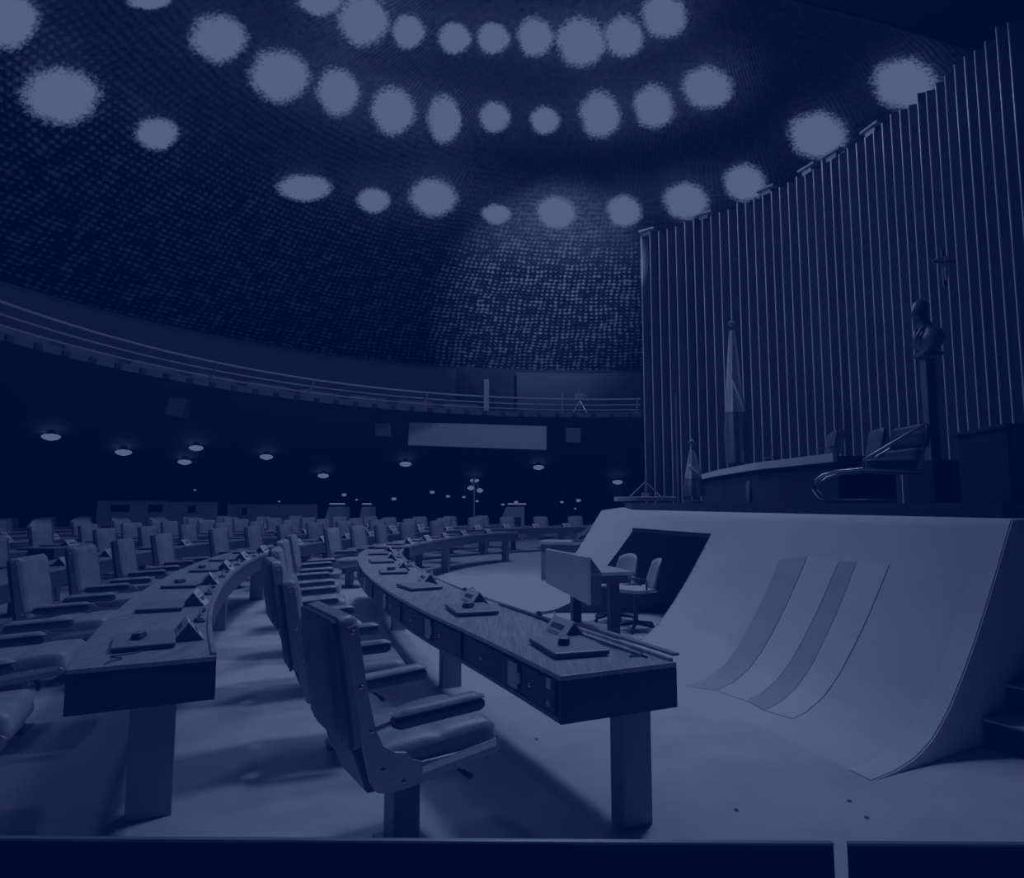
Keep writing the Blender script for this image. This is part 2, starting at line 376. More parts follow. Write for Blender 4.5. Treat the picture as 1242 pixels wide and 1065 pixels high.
def make_tent():
    # folded name card holder: inverted V with a black core painted for the shade in its open end
    t = thing('name_holder', 'name holder', 'name holder')
    w = .25; d = .085; h = .105; th = .004
    for s in (-1, 1):
        mb = MB(); mb.add([(-w / 2, s * d, 0), (w / 2, s * d, 0), (w / 2, 0, h), (-w / 2, 0, h), (-w / 2, s * (d - th * 1.4), 0), (w / 2, s * (d - th * 1.4), 0), (w / 2, 0, h - th * 1.4), (-w / 2, 0, h - th * 1.4)],
                          [(0, 1, 2, 3), (7, 6, 5, 4), (0, 4, 5, 1), (1, 5, 6, 2), (2, 6, 7, 3), (3, 7, 4, 0)]); fc = mb.build('face', 'card', t)
        ang = atan2(h, d); mt = Matrix.Translation((0, s * d / 2, h / 2)) @ Matrix.Rotation(s * -ang, 4, 'X')
        MB().box(-.09, .06, -.002, .028, -.001, .0015, mt).build('display_window', 'wood_mid', fc)
        for ly in (-.022, -.034): MB().box(-.09, .05, ly - .003, ly + .003, -.001, .0012, mt).build('text_line', 'grey', fc)
    mb = MB(); mb.add([(-w / 2 + .01, -d + .01, 0), (-w / 2 + .01, d - .01, 0), (-w / 2 + .01, 0, h - .012), (w / 2 - .01, -d + .01, 0), (w / 2 - .01, d - .01, 0), (w / 2 - .01, 0, h - .012)],
                      [(0, 2, 1), (3, 4, 5), (0, 1, 4, 3), (1, 2, 5, 4), (2, 0, 3, 5)]); mb.build('inner_shade', 'black', t)
    return t
def make_microphone():
    t = thing('gooseneck_microphone', 'microphone', 'microphone')
    mb = MB(); mb.cushion(.09, .06, .02, None, 8, 8, e=.012); mb.build('base', 'black', t, smooth=True)
    mb = MB(); mb.tube([(0, 0, .02), (0, .0, .05), (.05, -.02, .075), (.16, -.05, .05), (.24, -.07, .035)], .006, 8); mb.build('neck', 'grey', t, smooth=True)
    mb = MB(); mb.tube([(.235, -.068, .036), (.25, -.073, .034), (.29, -.085, .03), (.30, -.088, .029)], [.009, .017, .017, .008], 10); mb.build('windshield', 'black', t, smooth=True)
    return t
PR = dict(near=make_chair(True), far=make_chair(False), laptop=make_laptop(), mouse=make_mouse(), tent=make_tent(), mic=make_microphone())
used = set()
def place(kind, loc, rz, label, cat, group):
    if kind in used: o = copy_tree(PR[kind])
    else: used.add(kind); o = PR[kind]
    o.location = loc; o.rotation_euler = (0, 0, rz); tag(o, label, cat, group); return o

# ------------------------------------------------------------------ desk rows
rowname = ['front', 'second', 'third', 'fourth', 'fifth', 'sixth', 'seventh', 'eighth']
rows = [Row(2.0 * k) for k in range(8)]
def inview(p, m=40):
    x, y = proj(p); return p[1] > .8 and -m < x < 1242 + m
CX, CY = 3.2, 12.0
seats = []
def desk(row, k, q0, q1, segname, seatq, detail):
    a, n = row.at(q0, DW / 2)
    base = (a.x, a.y, 0)
    t = thing('curved_desk', f'long curved wooden desk of the {rowname[k]} row, {segname}', 'desk', base)
    def B(mb, name, m, **kw):
        par = kw.pop('par', t); off = Vector(base)
        mb.v = [(p[0] - off.x, p[1] - off.y, p[2]) for p in mb.v]
        return mb.build(name, m, par, **kw)
    top = row.sweep(MB(), 0, DW, HT - .022, HT, q0, q1); B(top, 'desktop', 'wood_top', bevel=.003)
    body = row.sweep(MB(), .008, DW - .008, HT - TH, HT - .0225, q0 + .006, q1 - .006)
    B(body, 'apron', 'wood_dark' if k == 0 and q0 < 3 else 'wood_mid')
    # end panels
    for qq, e in ((q0, -1), (q1, 1)):
        mb = row.sweep(MB(), 0, DW, HT - TH - .004, HT - .023, qq if e < 0 else qq - .02, qq + .02 if e < 0 else qq); B(mb, 'end_panel', 'wood_dark', bevel=.003)
    if k < 2:
        nl = int((q1 - q0) / 1.1)
        for i in range(nl):
            qa = q0 + .03 + (q1 - q0 - .06) * i / nl; mb = row.sweep(MB(), .0, .022, HT, HT + .014, qa, qa + (q1 - q0 - .06) / nl - .002); B(mb, 'rear_lip', 'wood_top')
    mb = row.sweep(MB(), DW - .007, DW + .003, HT - TH, HT - TH + .022, q0 + .02, q1 - .02); B(mb, 'lower_trim', 'wood_mid')
    nleg = max(2, int(round((q1 - q0) / 2.9)) + 1)
    for i in range(nleg):
        q = q0 + .15 + (q1 - q0 - .45) * i / (nleg - 1)
        p, n = row.at(q, .17 if k == 0 else .27); rz = atan2(n.y, n.x)
        mb = MB().box(-.082 if k == 0 else -.1, .082 if k == 0 else .1, -.055, .055, 0, HT - TH, Matrix.Translation((p.x, p.y, 0)) @ Matrix.Rotation(rz, 4, 'Z')); B(mb, 'leg', 'leg', bevel=.004)
    if detail:
        for j, q in enumerate(seatq):
            if j > 5: break
            for dq, w in ((-.3, .5), (.34, .62)):
                if q + dq - w / 2 < q0 + .03: w2 = (q + dq + w / 2) - (q0 + .04); qa = q0 + .04
                else: w2 = w; qa = q + dq - w / 2
                mb = row.sweep(MB(), DW - .008, DW + .006, HT - TH + .028, HT - .035, qa + .008, qa + w2 - .008); dr = B(mb, 'drawer', 'wood_dark', bevel=.002)
                p, n = row.at(qa + w2 * .72, DW + .006); rz = atan2(n.y, n.x)
                mt = Matrix.Translation((p.x, p.y, HT - .11)) @ Matrix.Rotation(rz, 4, 'Z') @ Matrix.Rotation(pi / 2, 4, 'Y')
                mb = MB().lathe([(.012, 0), (.012, .006), (.005, .012)], 12, mt); B(mb, 'lock', 'chrome', par=dr, smooth=True)
            p, n = row.at(q + .05, DW + .006); rz = atan2(n.y, n.x)
            mt = Matrix.Translation((p.x, p.y, HT - .105)) @ Matrix.Rotation(rz, 4, 'Z')
            mb = MB().box(-.001, .006, -.055, .055, -.062, .062, mt); mb.box(-.001, .01, .055, .09, -.025, .025, mt); B(mb, 'voting_plate', 'label', bevel=.002)
        # small badge and knob at the near end
        for z, nm in ((HT - .055, 'badge'),):
            p, n = row.at(q0 + .1, DW + .008); rz = atan2(n.y, n.x)
            mt = Matrix.Translation((p.x, p.y, z)) @ Matrix.Rotation(rz, 4, 'Z'); B(MB().box(-.001, .004, -.02, .02, -.022, .022, mt), nm, 'paper')
        p, n = row.at(q0 + .1, DW + .008); mt = Matrix.Translation((p.x, p.y, HT - .14)) @ Matrix.Rotation(atan2(n.y, n.x), 4, 'Z') @ Matrix.Rotation(pi / 2, 4, 'Y')
        B(MB().lathe([(.014, -.006), (.014, .006), (.006, .012)], 12, mt), 'knob', 'paper', smooth=True)
    return t

nseat = 0
for k, row in enumerate(rows):
    qn = row.find_y(3.25) if k == 0 else row.find_y(3.37)
    if k >= 2:
        qn = row.find_y(2.0) + 0.0
        # begin where the row enters the picture
        q = qn
        while q < row.len and not inview((*row.at(q, .3)[0], .7), 350): q += .3
        qn = q
    aisle = row.S[[i for i, p in enumerate(BL) if p[1] > 11.1][0]]
    # far end of the row
    qe = row.S[[i for i, p in enumerate(BL) if p[1] > 17.45][0]] if k == 0 else row.len
    q = aisle
    lim = 23.6
    while q < qe and row.at(q, 1.2)[0].y < lim and (k == 0 or proj((*row.at(q, .3)[0], .7))[0] < 790): q += .2
    qe = min(q, qe)
    segs = [(qn, aisle - .1, 'nearer half up to the side aisle' if k else 'nearest part with drawers facing the armchairs'), (aisle + .55, qe, 'farther half beyond the side aisle')]
    cnt = 0
    for si, (a, b, sn) in enumerate(segs):
        if b - a < 1.6: continue
        sp = 1.35 if si == 0 else 1.12
        n = int((b - a - .3) / sp); first = .47
        if k == 0 and si == 0: first = .45
        sq = []
        q = a + first + (0 if k < 2 or si == 1 else .2)
        while q < b - .35: sq.append(q); q += sp
        desk(row, k, a, b, sn, sq, k == 0 and si == 0)
        for q in sq:
            p, nn = row.at(q, 1.22); cnt += 1
            if not inview((p.x, p.y, .9), 150): continue
            if p.y < 2.3: continue
            o_ = ORD[cnt - 1] if cnt <= 30 else 'farther'
            face = atan2(-nn.y, -nn.x) - pi / 2
            jit = random.uniform(-.13, .13) if not (k == 0 and q < a + 1) or si else .13
            d = p.length
            near = d < 9
            ch = place('near' if near else 'far', (p.x + random.uniform(-.02, .02), p.y + random.uniform(-.02, .02), 0), face + jit,
                       f'metal-framed tufted armchair, {o_} from the near end of the {rowname[k]} desk row', 'chair', f'armchairs along the {rowname[k]} desk row')
            nseat += 1
            if d < 20 or k < 3:
                p2, n2 = row.at(q + random.uniform(-.04, .04) + (.0 if k else 0.0), .34)
                if inview((p2.x, p2.y, .76), 10):
                    place('laptop', (p2.x, p2.y, HT), face + random.uniform(-.15, .15), f'closed laptop on the {rowname[k]} row desk before the {o_} armchair', 'laptop', f'laptops on the {rowname[k]} desk row')
                    if d < 8.5 and (cnt + k) % 3 != 0:
                        place('mouse', (p2.x - .02, p2.y - .02, HT + .032), face + random.uniform(.6, 1.3), f'small dark mouse on the laptop before the {o_} seat of the {rowname[k]} row', 'mouse', None)
            if d < 24:
                p3, n3 = row.at(q + (.30 if k == 0 else .10), .20 if k == 0 else .135)
                if inview((p3.x, p3.y, .76), 10):
                    place('tent', (p3.x, p3.y, HT), face + random.uniform(-.1, .1) , f'folded name holder on the {rowname[k]} row desk before the {o_} armchair', 'name holder', f'name holders on the {rowname[k]} desk row')
            if d < 14 and k < 2:
                p4, n4 = row.at(q + .62, .07)
                if q + .7 < b and inview((p4.x, p4.y, .76), 10):
                    place('mic', (p4.x, p4.y, HT + .0), face + pi + .2, f'gooseneck microphone lying low on the {rowname[k]} row desk beside the {o_} seat', 'microphone', f'microphones on the {rowname[k]} desk row')
print('SEATS', nseat)

# loose cables on the nearest desks
def cable(pts, label, r=.0035):
    mb = MB(); P = []
    V = [Vector(p) for p in pts]
    for i in range(len(V) - 1):
        p0 = V[max(0, i - 1)]; p1 = V[i]; p2 = V[i + 1]; p3 = V[min(len(V) - 1, i + 2)]
        for j in range(6):
            t = j / 6; P.append(.5 * (2 * p1 + (p2 - p0) * t + (2 * p0 - 5 * p1 + 4 * p2 - p3) * t * t + (3 * p1 - p0 - 3 * p2 + p3) * t ** 3))
    P.append(V[-1]); mb.tube(P, r, 6); o = mb.build('cable', 'black', None, smooth=True, loc=tuple(V[0])); tag(o, label, 'cable'); return o
z = HT + .006
cable([(.62, 3.55, z), (.66, 3.42, z), (.58, 3.35, z), (.63, 3.25 + .12, z), (.5, 3.6, z), (.46, 3.75, z)], 'thin dark cable curled beside the laptop at the near end of the front desk')
cable([tuple(atz(605, 733, z)), tuple(atz(640, 745, z)), tuple(atz(660, 752, z)), tuple(atz(690, 764, z)), tuple(atz(740, 782, z)), tuple(atz(785, 797, z))], 'dark cable running along the rear lip of the front desk', .006)
cable([(-1.93, 3.55, z), (-1.9, 3.42, z), (-1.98, 3.34, z), (-1.9, 3.3, z), (-1.92, 3.225, z), (-1.925, 3.19, z - .015), (-1.95, 3.175, z - .1), (-1.98, 3.165, z - .16)], 'thin cable hanging over the near end of the second row desk')
# card lying on front desk lip
mt = Matrix.Translation((.5, 4.02, HT + .006)) @ Matrix.Rotation(radians(-25), 4, 'Z')
# long flat strip at the end of the front desk
sp_ = MB().box(-.02, .02, -.34, .34, 0, .014, Matrix.Translation((.66, 3.62, HT + .0145)) @ Matrix.Rotation(radians(25), 4, 'Z')).build('metal_strip', 'grey', None, bevel=.002)
tag(sp_, 'long flat grey metal strip on the rear edge of the front desk near end', 'strip')

# ------------------------------------------------------------------ floor, walls, dome
fl = MB().prism([(CX + 23 * cos(2 * pi * i / 72), CY + 23 * sin(2 * pi * i / 72)) for i in range(72)], -.1, 0).build('floor', 'carpet', kind='structure')
def cyl_wall(name, m, R, z0, z1, a0=0, a1=2 * pi, n=96, th=.15, kind='structure'):
    mb = MB(); vs_ = []
    for i in range(n + 1):
        a = a0 + (a1 - a0) * i / n
        c, s = cos(a), sin(a)
        vs_ += [(CX + R * c, CY + R * s, z0), (CX + (R + th) * c, CY + (R + th) * s, z0), (CX + (R + th) * c, CY + (R + th) * s, z1), (CX + R * c, CY + R * s, z1)]
    fs = []
    for i in range(n):
        for k in range(4): fs.append((i * 4 + k, i * 4 + (k + 1) % 4, i * 4 + 4 + (k + 1) % 4, i * 4 + 4 + k))
    fs += [(3, 2, 1, 0), (n * 4, n * 4 + 1, n * 4 + 2, n * 4 + 3)]
    mb.add(vs_, fs); return mb.build(name, m, kind=kind, smooth=True)
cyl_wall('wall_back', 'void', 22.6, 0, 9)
RG = 13.9; RW = 17.6; ZG = 5.05
A_END = None
# angle where the gallery meets the fin wall (seen at x = 778)
best = min((abs(proj((CX + RG * cos(a), CY + RG * sin(a), ZG))[0] - 777), a) for a in [radians(60 + .25 * i) for i in range(200)])
A_END = best[1]
A0 = A_END; A1 = radians(232)
def ring(mb, r0, z0, r1, z1, a0, a1, n=90):
    pts = []
    for i in range(n + 1):
        a = a0 + (a1 - a0) * i / n
        pts += [(CX + r0 * cos(a), CY + r0 * sin(a), z0), (CX + r1 * cos(a), CY + r1 * sin(a), z1)]
    return mb.grid(pts, n + 1, 2)
mb = MB(); ring(mb, RG, ZG - .02, RG + 1.0, ZG - .02, A0, A1); ring(mb, RG, ZG + .02, RW + .1, ZG + .02, A0, A1); ring(mb, RG, ZG - .02, RG, ZG + .02, A0, A1)
mb.build('trim_1', 'fascia', kind='structure', smooth=True)
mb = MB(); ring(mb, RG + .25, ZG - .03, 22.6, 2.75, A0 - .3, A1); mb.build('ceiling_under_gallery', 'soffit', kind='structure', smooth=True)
def rim(mb, R, z0, z1, a0, a1): return ring(mb, R, z0, R, z1, a0, a1)
# gallery back wall with the recess
def ang_at_px(px, R, z):
    return min((abs(proj((CX + R * cos(a), CY + R * sin(a), z))[0] - px), a) for a in [radians(70 + .05 * i) for i in range(1600)])[1]
aL = ang_at_px(553, RW, 6.5); aR = ang_at_px(627, RW, 6.5)
mb = MB(); rim(mb, RW, ZG, 7.35, aL, A1); rim(mb, RW, 7.35, 7.35, aL, A1); mb.build('wall_gallery_left', 'gal', kind='structure', smooth=True)
mb = MB(); rim(mb, RW, ZG, 7.35, A0 - .3, aR); mb.build('wall_gallery_right', 'gal', kind='structure', smooth=True)
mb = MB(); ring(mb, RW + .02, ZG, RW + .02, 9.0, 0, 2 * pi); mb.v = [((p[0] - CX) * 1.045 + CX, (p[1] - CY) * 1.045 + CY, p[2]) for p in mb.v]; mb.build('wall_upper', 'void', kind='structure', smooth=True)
mb = MB()
for (a, b) in ((aL, A1), (A0 - .3, aR)):
    pts = [(CX + (RW - .02) * cos(a + (b - a) * i / 60), CY + (RW - .02) * sin(a + (b - a) * i / 60), 7.36) for i in range(61)]; mb.tube(pts, .022, 6)
mb.build('trim_2', 'fascia', kind='structure')
# dome
RD = 18.4; ZR = 7.7; ZA = 14.2; RS = (RD ** 2 + (ZA - ZR) ** 2) / (2 * (ZA - ZR)); ZC = ZA - RS
mb = MB(); pts = []; nph = 40; nth = 120
phm = math.asin(RD / RS)
for i in range(nph + 1):
    ph = phm * (1 - i / nph) + .0005
    for j in range(nth + 1):
        a = 2 * pi * j / nth; pts.append((RS * sin(ph) * cos(a), RS * sin(ph) * sin(a), RS * cos(ph)))
mb.grid(pts, nph + 1, nth + 1); dome = mb.build('ceiling', 'dome', kind='structure', smooth=True); dome.location = (CX, CY, ZC)
def dome_hit(x, y, inset=0.):
    r = ray(x, y).normalized(); o = Vector((0, 0, EYE)) - Vector((CX, CY, ZC)); R = RS - inset
    b = o.dot(r); c = o.length_squared - R * R
    t = -b + sqrt(b * b - c)
    return Vector((0, 0, EYE)) + r * t
BLOBS = [(8, 25, 74, 72), (75, 117, 88, 72), (190, 162, 50, 40), (265, 47, 66, 60), (340, 93, 70, 66), (388, 2, 52, 34), (441, 25, 60, 66), (495, 38, 38, 44), (551, 46, 38, 40),
         (598, 46, 38, 40), (649, 45, 42, 50), (705, 52, 60, 62), (757, 45, 46, 52), (806, 20, 54, 56), (410, 112, 50, 60), (477, 135, 52, 60), (539, 145, 40, 60), (600, 142, 36, 38),
         (661, 146, 34, 34), (728, 140, 48, 58), (793, 130, 48, 54), (858, 107, 60, 52), (370, 228, 62, 32), (453, 243, 38, 30), (526, 240, 56, 46), (602, 260, 34, 24), (675, 258, 48, 40),
         (757, 256, 42, 38), (832, 244, 54, 44), (903, 222, 50, 44), (992, 165, 70, 56), (1097, 103, 78, 62), (180, 2, 50, 18)]
def rowword(y): return 'lowest ring' if y > 200 else ('middle ring' if y > 95 else 'upper ring')
cntr = {}
BL_L = {}
for b in sorted(BLOBS, key=lambda q: q[0]):
    w = 'outer' if b[0] < 230 or b[0] > 950 else rowword(b[1])
    cntr[w] = cntr.get(w, 0) + 1; BL_L[b] = (w, cntr[w])
for b in BLOBS:
    x, y, w, h = b
    c = dome_hit(x, y, .12); nrm = (Vector((CX, CY, ZC)) - c).normalized()
    K = 1.12
    ex = dome_hit(x + w / 2 * K, y, .12) - c; ey = dome_hit(x, y - h / 2 * K, .12) - c
    mb = MB(); vs_ = [(0, 0, 0)]; uvs = [(0, 0)]; NR, NA = 5, 28
    for i in range(1, NR + 1):
        for j in range(NA):
            a = 2 * pi * j / NA; r = i / NR * 1.25; vs_.append(tuple(ex * (r * cos(a)) + ey * (r * sin(a)))); uvs.append((r * cos(a), r * sin(a)))
    fs = [(0, 1 + j, 1 + (j + 1) % NA) for j in range(NA)]
    for i in range(NR - 1):
        for j in range(NA): fs.append((1 + i * NA + j, 1 + (i + 1) * NA + j, 1 + (i + 1) * NA + (j + 1) % NA, 1 + i * NA + (j + 1) % NA))
    mb.add(vs_, fs); o = mb.build('ceiling_light', 'glow'); o.location = c
    uvl = o.data.uv_layers.new(name='UVMap')
    for lp in o.data.loops: uvl.data[lp.index].uv = uvs[lp.vertex_index]
    wd, i = BL_L[b]
    side = {'outer': 'outlying dome lights', 'lowest ring': 'lowest ring of dome lights', 'middle ring': 'middle ring of dome lights', 'upper ring': 'uppermost ring of dome lights'}[wd]
    tag(o, f'ragged glowing ceiling light, {ORD[i-1]} from left in the {side}', 'ceiling light', 'glowing ceiling lights on the dome')
    L_ = bpy.data.lights.new('dome_halo_spot', 'SPOT'); L_.spot_size = radians(105); L_.spot_blend = 1; L_.energy = (120 if 380 < x < 880 else 26) * (w * h / 2400); L_.shadow_soft_size = 0  # added lamp below each patch, throws a soft halo on the dome
    lo = bpy.data.objects.new('dome_halo_spot', L_); COL.objects.link(lo); lo.location = c + nrm * 1.7
    lo.rotation_euler = (-nrm).to_track_quat('-Z', 'Y').to_euler()

# dark overhead canopy above the dais
ZS = 9.2
edge = [atz(x, y, ZS) for x, y in ((700, -140), (850, -45), (958, 0), (1050, 22), (1130, 45), (1190, 65), (1242, 83), (1330, 125))]
far = edge[-1] + Vector((3, 1.5, 0))
poly = [(p.x, p.y) for p in edge][::-1] + [(edge[0].x - .5, -6), (16, -6), (far.x, far.y)]
MB().prism(poly, ZS, ZS + .35).build('ceiling_canopy', 'void', kind='structure')
mb = MB(); mb.tube([p + Vector((0, 0, -.02)) for p in edge], .022, 6); mb.build('trim_3', 'fascia', kind='structure')

# ------------------------------------------------------------------ gallery railing
t = thing('gallery_railing', 'curved balcony railing of parallel metal rails along the upper gallery front', 'railing', (CX, CY, ZG))
def gp(a, r, z): return (r * cos(a), r * sin(a), z)
ae = ang_at_px(776, RG - .2, 5.6)
def arc(r, z, a0, a1, n=110): return [gp(a0 + (a1 - a0) * i / n, r, z) for i in range(n + 1)]
ztop = .50
for r, zz, rad in ((RG - .38, ztop, .030), (RG - .22, ztop * .6, .022), (RG - .06, ztop * .25, .022)):
    mb = MB(); mb.tube(arc(r, zz, ae, A1), rad, 6); mb.build('rail', 'rail', t, smooth=True)
for px in (-150, 48, 221, 374, 514, 649, 772):
    a = ang_at_px(px, RG, 5.3); mb = MB(); mb.tube([gp(a, RG - .40, ztop + .02), gp(a, RG, .0)], .028, 6); mb.build('post', 'rail', t, smooth=True)
mb = MB(); ring(mb, RG - .01, -.16, RG - .01, .03, A0, A1); mb.v = [(p[0] - CX, p[1] - CY, p[2]) for p in mb.v]; mb.build('toe_board', 'fascia', t, smooth=True)
br = None
for i in range(60):
    a = A0 + .03 + i * .052
    if a > A1: break
    if br is None: br = MB().box(-.02, .05, -.09, .09, -.15, -.02).build('bracket', 'black', t); o = br
    else: o = br.copy(); COL.objects.link(o)
    o.location = ((RG - .04) * cos(a), (RG - .04) * sin(a), 0); o.rotation_euler = (0, 0, a)
# gallery seat backs: low row behind the railing
mb = None
k = 0
a = ang_at_px(560, RG + .8, 5.4)
while a < A1 and k < 60:
    x = proj((CX + (RG + .8) * cos(a), CY + (RG + .8) * sin(a), 5.4))[0]
    if x < -60: break
    k += 1
    o = MB(); o.cushion(.09, 1.5, .34, None, 4, 6, e=.03); ob = o.build('bench_back', 'fascia', smooth=True) if k == 1 else COL and bpy.data.objects.new('bench_back', first_bench)
    if k == 1: first_bench = ob.data
    else: COL.objects.link(ob)
    ob.location = (CX + (RG + .75) * cos(a), CY + (RG + .75) * sin(a), ZG + .02); ob.rotation_euler = (0, 0, a)
    tag(ob, f'low upholstered bench back behind the gallery railing, {ORD[k-1] if k<=30 else "farther"} left of the gallery recess', 'bench', 'bench backs on the gallery')
    a += .128
# column, tripod camera
c0 = ang_at_px(590, RG + .6, 5.5)
p = Vector((CX + (RG + .6) * cos(c0), CY + (RG + .6) * sin(c0), ZG))
tag(MB().box(-.1, .1, -.06, .06, 0, 1.35, Matrix.Translation(p)).build('pale_post', 'label', None, bevel=.01), 'pale slim post standing in the gallery recess behind the railing', 'post')
c0 = ang_at_px(703, RG + .35, 5.5); p = Vector((CX + (RG + .35) * cos(c0), CY + (RG + .35) * sin(c0), ZG + .02))
t = thing('tripod_camera', 'television camera on a pale tripod standing on the gallery', 'camera', p)
for an in (90, 210, 330):
    MB().tube([(0, 0, .55), (.32 * cos(radians(an)), .32 * sin(radians(an)), .015)], .026, 6).build('leg', 'rail', t)
mb = MB(); mb.box(-.2, .2, -.08, .08, .62, .82); mb.tube([(.2, 0, .72), (.33, 0, .72)], .06, 10); mb.build('camera_body', 'grey', t)
MB().tube([(0, 0, .5), (0, 0, .64)], .04, 8).build('head', 'black', t); MB().tube([(-.02, 0, .8), (-.02, 0, 1.05)], .018, 6).build('antenna', 'rail', t)
c0 = ang_at_px(682, RG + .5, 5.5); p = Vector((CX + (RG + .5) * cos(c0), CY + (RG + .5) * sin(c0), ZG + .02))
tag(MB().tube([tuple(p), tuple(p + Vector((0, 0, .85)))], .03, 6).build('thin_pole', 'rail'), 'thin pale pole beside the tripod camera on the gallery', 'pole')

# speakers and electronic panel hanging under the gallery
def quadbox(px, name, Y, th, m, label, cat, extra=None):
    A, B_, C_, D_ = [atd(*q, Y[i] if isinstance(Y, (list, tuple)) else Y) for i, q in enumerate(px)]   # tl tr br bl
    nrm = (B_ - A).cross(D_ - A).normalized()
    if nrm.y < 0: nrm = -nrm
    c = (A + B_ + C_ + D_) / 4
    F = [p - c for p in (A, B_, C_, D_)]; Bk = [p - c + nrm * th for p in (A, B_, C_, D_)]
    t = thing(name, label, cat, c)
    mb = MB().add([tuple(p) for p in F + Bk], [(3, 2, 1, 0), (4, 5, 6, 7), (0, 1, 5, 4), (1, 2, 6, 5), (2, 3, 7, 6), (3, 0, 4, 7)]); mb.build('housing', 'black' if extra else m, t, bevel=.01)
    if extra:
        mb = MB().add([tuple(p * .985 - nrm * .012) for p in F] + [tuple(p * .985 - nrm * .001) for p in F], [(3, 2, 1, 0), (4, 5, 6, 7), (0, 1, 5, 4), (1, 2, 6, 5), (2, 3, 7, 6), (3, 0, 4, 7)]); mb.build('front_panel', m, t)
    return t
quadbox([(495, 512), (664, 517), (664, 546), (494, 540)], 'display_board', 25.0, .15, 'screen', 'long blank pale display board hanging below the gallery', 'display board', True)
M['spk'] = emit('speaker_grille_glow', .06, .012)  # slight emission lightens the grilles, which are no lamps
quadbox([(206, 482), (226, 484), (221, 506), (200, 502)], 'loudspeaker', 16.5, .3, 'spk', 'dim square loudspeaker high under the left gallery', 'loudspeaker', True)
quadbox([(455, 513), (474, 513), (474, 529), (455, 528)], 'loudspeaker', 24.2, .3, 'spk', 'dim square loudspeaker just left of the display board', 'loudspeaker', True)
quadbox([(686, 519), (704, 519), (704, 537), (686, 536)], 'loudspeaker', 24.6, .3, 'spk', 'dim square loudspeaker right of the display board', 'loudspeaker', True)

# downlights in the sloping ceiling under the gallery
def cone_hit(x, y):
    r = ray(x, y); lo = None
    t = 5.
    while t < 45:
        p = Vector((0, 0, EYE)) + r * t
        R = sqrt((p.x - CX) ** 2 + (p.y - CY) ** 2)
        if R > RG + .25:
            zc = ZG - .03 + (2.75 - ZG + .03) * (R - RG - .25) / (22.6 - RG - .25)
            if p.z >= zc - .03: return p
        if R > 22.3: return p
        t += .02
    return p
DL = [(69, 526, 20), (155, 545, 18), (242, 540, 16), (228, 557, 15), (326, 551, 15), (394, 574, 13), (493, 560, 14), (653, 564, 13), (576, 580, 11), (748, 582, 12)]
SM = [(419, 597, 6), (434, 603, 3), (479, 602, 6), (525, 594, 6), (544, 599, 5), (563, 600, 4), (579, 605, 4), (610, 609, 4), (626, 606, 5), (681, 606, 4), (701, 604, 6), (697, 614, 3), (240, 591, 3), (341, 605, 3), (901, 587, 0)]
for lst, big in ((DL, True), (SM, False)):
    lst = sorted(lst)
    for i, (x, y, w) in enumerate([q for q in lst if q[2]]):
        c = cone_hit(x, y); r = w / 2 / FPX * c.y
        t = thing('downlight' if big else 'spot_lamp', (f'round downlight glowing under the gallery, {ORD[i]} from the left' if big else f'tiny lamp far under the gallery, {ORD[i]} from the left of the tiny ones'), 'lamp', c, 0, 'downlights under the gallery' if big else 'tiny far lamps under the gallery')
        hh = r * (.42 if big else .6)
        mb = MB(); mb.lathe([(r * .2, -hh), (r * .75, -hh * .6), (r, 0), (r * .75, hh * .5), (r * .2, hh * .7)], 14, Matrix.Translation((0, -.25, -.12))); mb.build('lens', 'lamp' if big else 'lamp_dim', t, smooth=True)
        mb = MB(); mb.lathe([(r * .5, hh * .7 - .12), (r * .4, hh * .7)], 10, Matrix.Translation((0, -.25, 0))); mb.build('housing', 'black', t)
# floor lamp far back
p = atd(575, 610, 26.5)
t = thing('floor_lamp', 'thin far floor lamp with two small round heads under the gallery', 'lamp', (p.x, p.y, 0))
MB().tube([(0, 0, 0), (0, 0, 2.7)], .035, 6).build('pole', 'grey', t); MB().lathe([(.25, 0), (.25, .03)], 16).build('base', 'grey', t)
for px, py in ((571, 592), (582, 595)):
    q = atd(px, py, 26.5); mb = MB(); mb.lathe([(.03, -.07), (.12, -.02), (.12, .02), (.05, .07)], 12, Matrix.Translation((q.x - p.x, 0, q.z))); mb.build('lamp_head', 'lamp', t, smooth=True)
    MB().tube([(0, 0, 2.6), (q.x - p.x, 0, q.z - .05)], .02, 5).build('arm', 'grey', t)

# far low walls, booths
M['booth'] = emit('booth_paint_glow', .2, .028)  # faint emission added to lighten the far counters and booths, no lamp there
def booth(x0, x1, y0, y1, Y, label, notch=()):
    A = atd(x0, y0, Y); B_ = atd(x1, y0, Y); b = atd(x0, y1, Y)
    t = thing('counter_wall', label, 'counter', ((A.x + B_.x) / 2, Y, 0))
    hw = (B_.x - A.x) / 2
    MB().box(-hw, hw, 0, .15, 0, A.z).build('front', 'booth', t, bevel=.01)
    MB().box(-hw - .03, hw + .03, -.05, .3, A.z, A.z + .04).build('ledge', 'fascia', t)
    for (n0, n1) in notch:
        a = atd(n0, y0 + 6, Y).x; c = atd(n1, y0, Y).x; zb = atd(n0, y0 + 13, Y).z; zt = atd(n0, y0 + 4, Y).z
        MB().box(a - (A.x + B_.x) / 2, c - (A.x + B_.x) / 2, -.02, 0, zb, zt).build('opening', 'black', t)
    return t
booth(118, 199, 608, 640, 23.9, 'long low pale counter far back, left one', ((135, 158), (180, 198)))
booth(201, 262, 609, 640, 24.6, 'long low pale counter far back, just right of the left one', ((228, 238),))
booth(276, 384, 612, 640, 28, 'low pale counter far back behind the white post', ((292, 300),))
q = atd(289, 612, 26)
